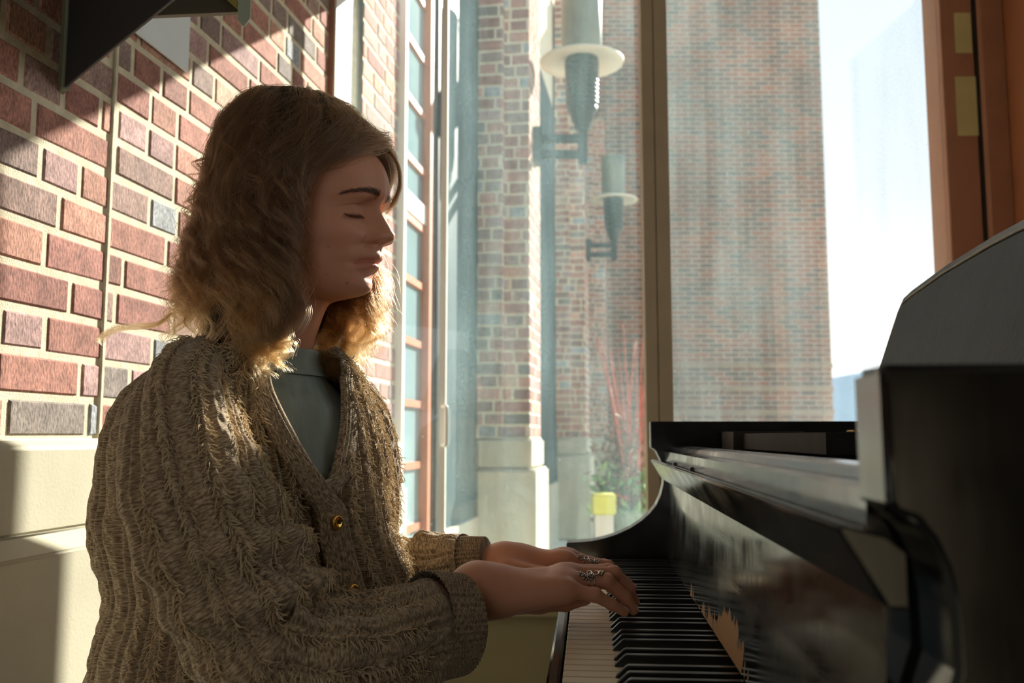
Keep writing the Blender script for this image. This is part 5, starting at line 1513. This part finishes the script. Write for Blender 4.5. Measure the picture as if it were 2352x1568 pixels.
    def cuff(a, b, r0, r1, par, th=0):
        p = np.linspace(0, 1, 12)[:, None]
        c = a + (b - a) * p
        rr = np.concatenate([np.linspace(r0, r1, 9), [r1 * .995, r1 * .975, r1 * .94]])
        c[-3:] = c[-4] + (c[-4] - c[-5]) * np.array([[.5], [.6], [.2]])
        pts_ = c
        o, *_ = tube_cloth('cuff', pts_, rr, rr * 1.05, 260, 60, M['cuff'], par, rib)
        return o
    cuff(A(976, 1438, 1.072), A(1078, 1430, 1.112), .0585, .0545, so)
    cuff(A(1060, 1299, 1.336), A(1138, 1292, 1.322), .0390, .0350, lo_)
    # eyelash yarn fringe along the cables
    def fringe(Vg, Ng, s_len, arcs, pitch, phase, density, mask=None):
        nr, nc = Vg.shape[:2]; out = []
        u = (arcs + phase) / pitch; fr_ = u - np.floor(u)
        cols = [j for j in range(nc) if abs(fr_[j] - .5) < .12]
        for j in cols:
            for _ in range(density):
                i = r.integers(2, nr - 3)
                if mask is not None and not mask(i, j): continue
                if Ng[i, j][0] < -.45: continue
                p = Vg[i, j]; tdir = Vg[i + 2, j] - Vg[i - 2, j]; tdir = tdir / (np.linalg.norm(tdir) + 1e-9)
                nn_ = Ng[i, j]; sd = np.cross(tdir, nn_) * (1 if fr_[j] > .5 else -1)
                l = r.uniform(.005, .0135)
                d = sd * r.uniform(.2, 1.0) + tdir * r.uniform(-.2, .9) + nn_ * r.uniform(.1, .6) + r.normal(size=3) * .2
                d /= np.linalg.norm(d)
                t = np.linspace(0, 1, 6)[:, None]
                q = p + d * l * t + nn_ * (.0016 * np.sin(t * 3.0)) + np.array([0, 0, -.0035]) * t * t + np.cross(d, nn_) * (.0018 * np.sin(t * r.uniform(2, 5)))
                out.append(q)
        return out
    fs = fringe(SV, SN, ss, sth * .0755, .036, .01, 120, lambda i, j: ss[i] < ss[-1] - .05)
    strands('yarn_fringe', np.array(fs), np.array([[.0006, .0006, .00056, .0005, .0004, .00025]]), r.random((len(fs), 1)), M['yarn'], so)
    fl = fringe(LV, LN, ls, lth * .055, .034, .0, 60, lambda i, j: ls[i] < ls[-1] - .03)
    strands('yarn_fringe', np.array(fl), np.array([[.0006, .0006, .00056, .0005, .0004, .00025]]), r.random((len(fl), 1)), M['yarn'], lo_)
    NV = torso_at(Y, PH, off + .01) - V; NV /= np.linalg.norm(NV, axis=-1, keepdims=True) + 1e-9
    ft = fringe(V, NV, None, ph * .165, .034, .017, 84, lambda i, j: keep[i, j] and near[i, j] > .9 and ys[i] < 1600 and ys[i] > 815 and abs(ph[j]) < 1.9)
    strands('yarn_fringe', np.array(ft), np.array([[.0006, .0006, .00056, .0005, .0004, .00025]]), r.random((len(ft), 1)), M['yarn'], cg)

def build_jewels(root, R, Lh):
    # flower rings worn on the camera-side hand and on the far hand
    def ring_at(a, b, rad, span, fl):
        d = (b - a) / np.linalg.norm(b - a); c = a + (b - a) * .52
        up = np.array([0, -.35, 1.0]); up = up - d * (up @ d); up /= np.linalg.norm(up); sd = np.cross(d, up)
        m = MB()
        th = np.linspace(0, 2 * np.pi, 33)
        for o in (-.0035, .0035):
            m.tube(np.array([c + d * o + (up * math.cos(q) + sd * math.sin(q)) * (rad + .0009) for q in th]), .0008, 6)
        on = lambda x, q, h=.0012: c + d * x + (up * math.cos(q) + sd * math.sin(q)) * (rad + h)
        # curling vine loops
        for x0, sgn in ((-.004, 1), (.005, -1)):
            m.tube(catmull([on(x0 - .006, -.5), on(x0 - .002, .45, .003), on(x0 + .004, .35, .0035), on(x0 + .005, -.25, .003), on(x0 + .001, -.55, .002)], 6), .0009, 6)
        for x0, q0 in fl:
            for k in range(5):
                an = k * 2 * math.pi / 5
                m.ball(on(x0 + .0027 * math.cos(an), q0 + .33 * math.sin(an), .0018), .0017, 6)
            m.ball(on(x0, q0, .003), .0013, 6)
        m.build('ring', M['silver'], root, smooth=True)
    ring_at(R['ring'][0], R['ring'][1], .0098, .036, [(-.013, .1), (-.008, .55), (.012, .0), (.015, -.45), (-.002, .55)])
    ring_at(Lh['index'][0], Lh['index'][1], .0104, .03, [(.010, .2), (.014, -.2), (-.010, .2)])
    o = HW(fpx(722), -.050, zpy(764))
    m = MB(); th = np.linspace(0, 2 * np.pi, 25)
    m.tube(np.array([o + np.array([  .0032 * math.sin(q), 0, .0050 * math.cos(q)]) for q in th]), .0009, 6)
    m.build('earring', M['gold'], root, smooth=True)

build_room()
build_outside()
build_wall_things()
build_piano()
build_person()
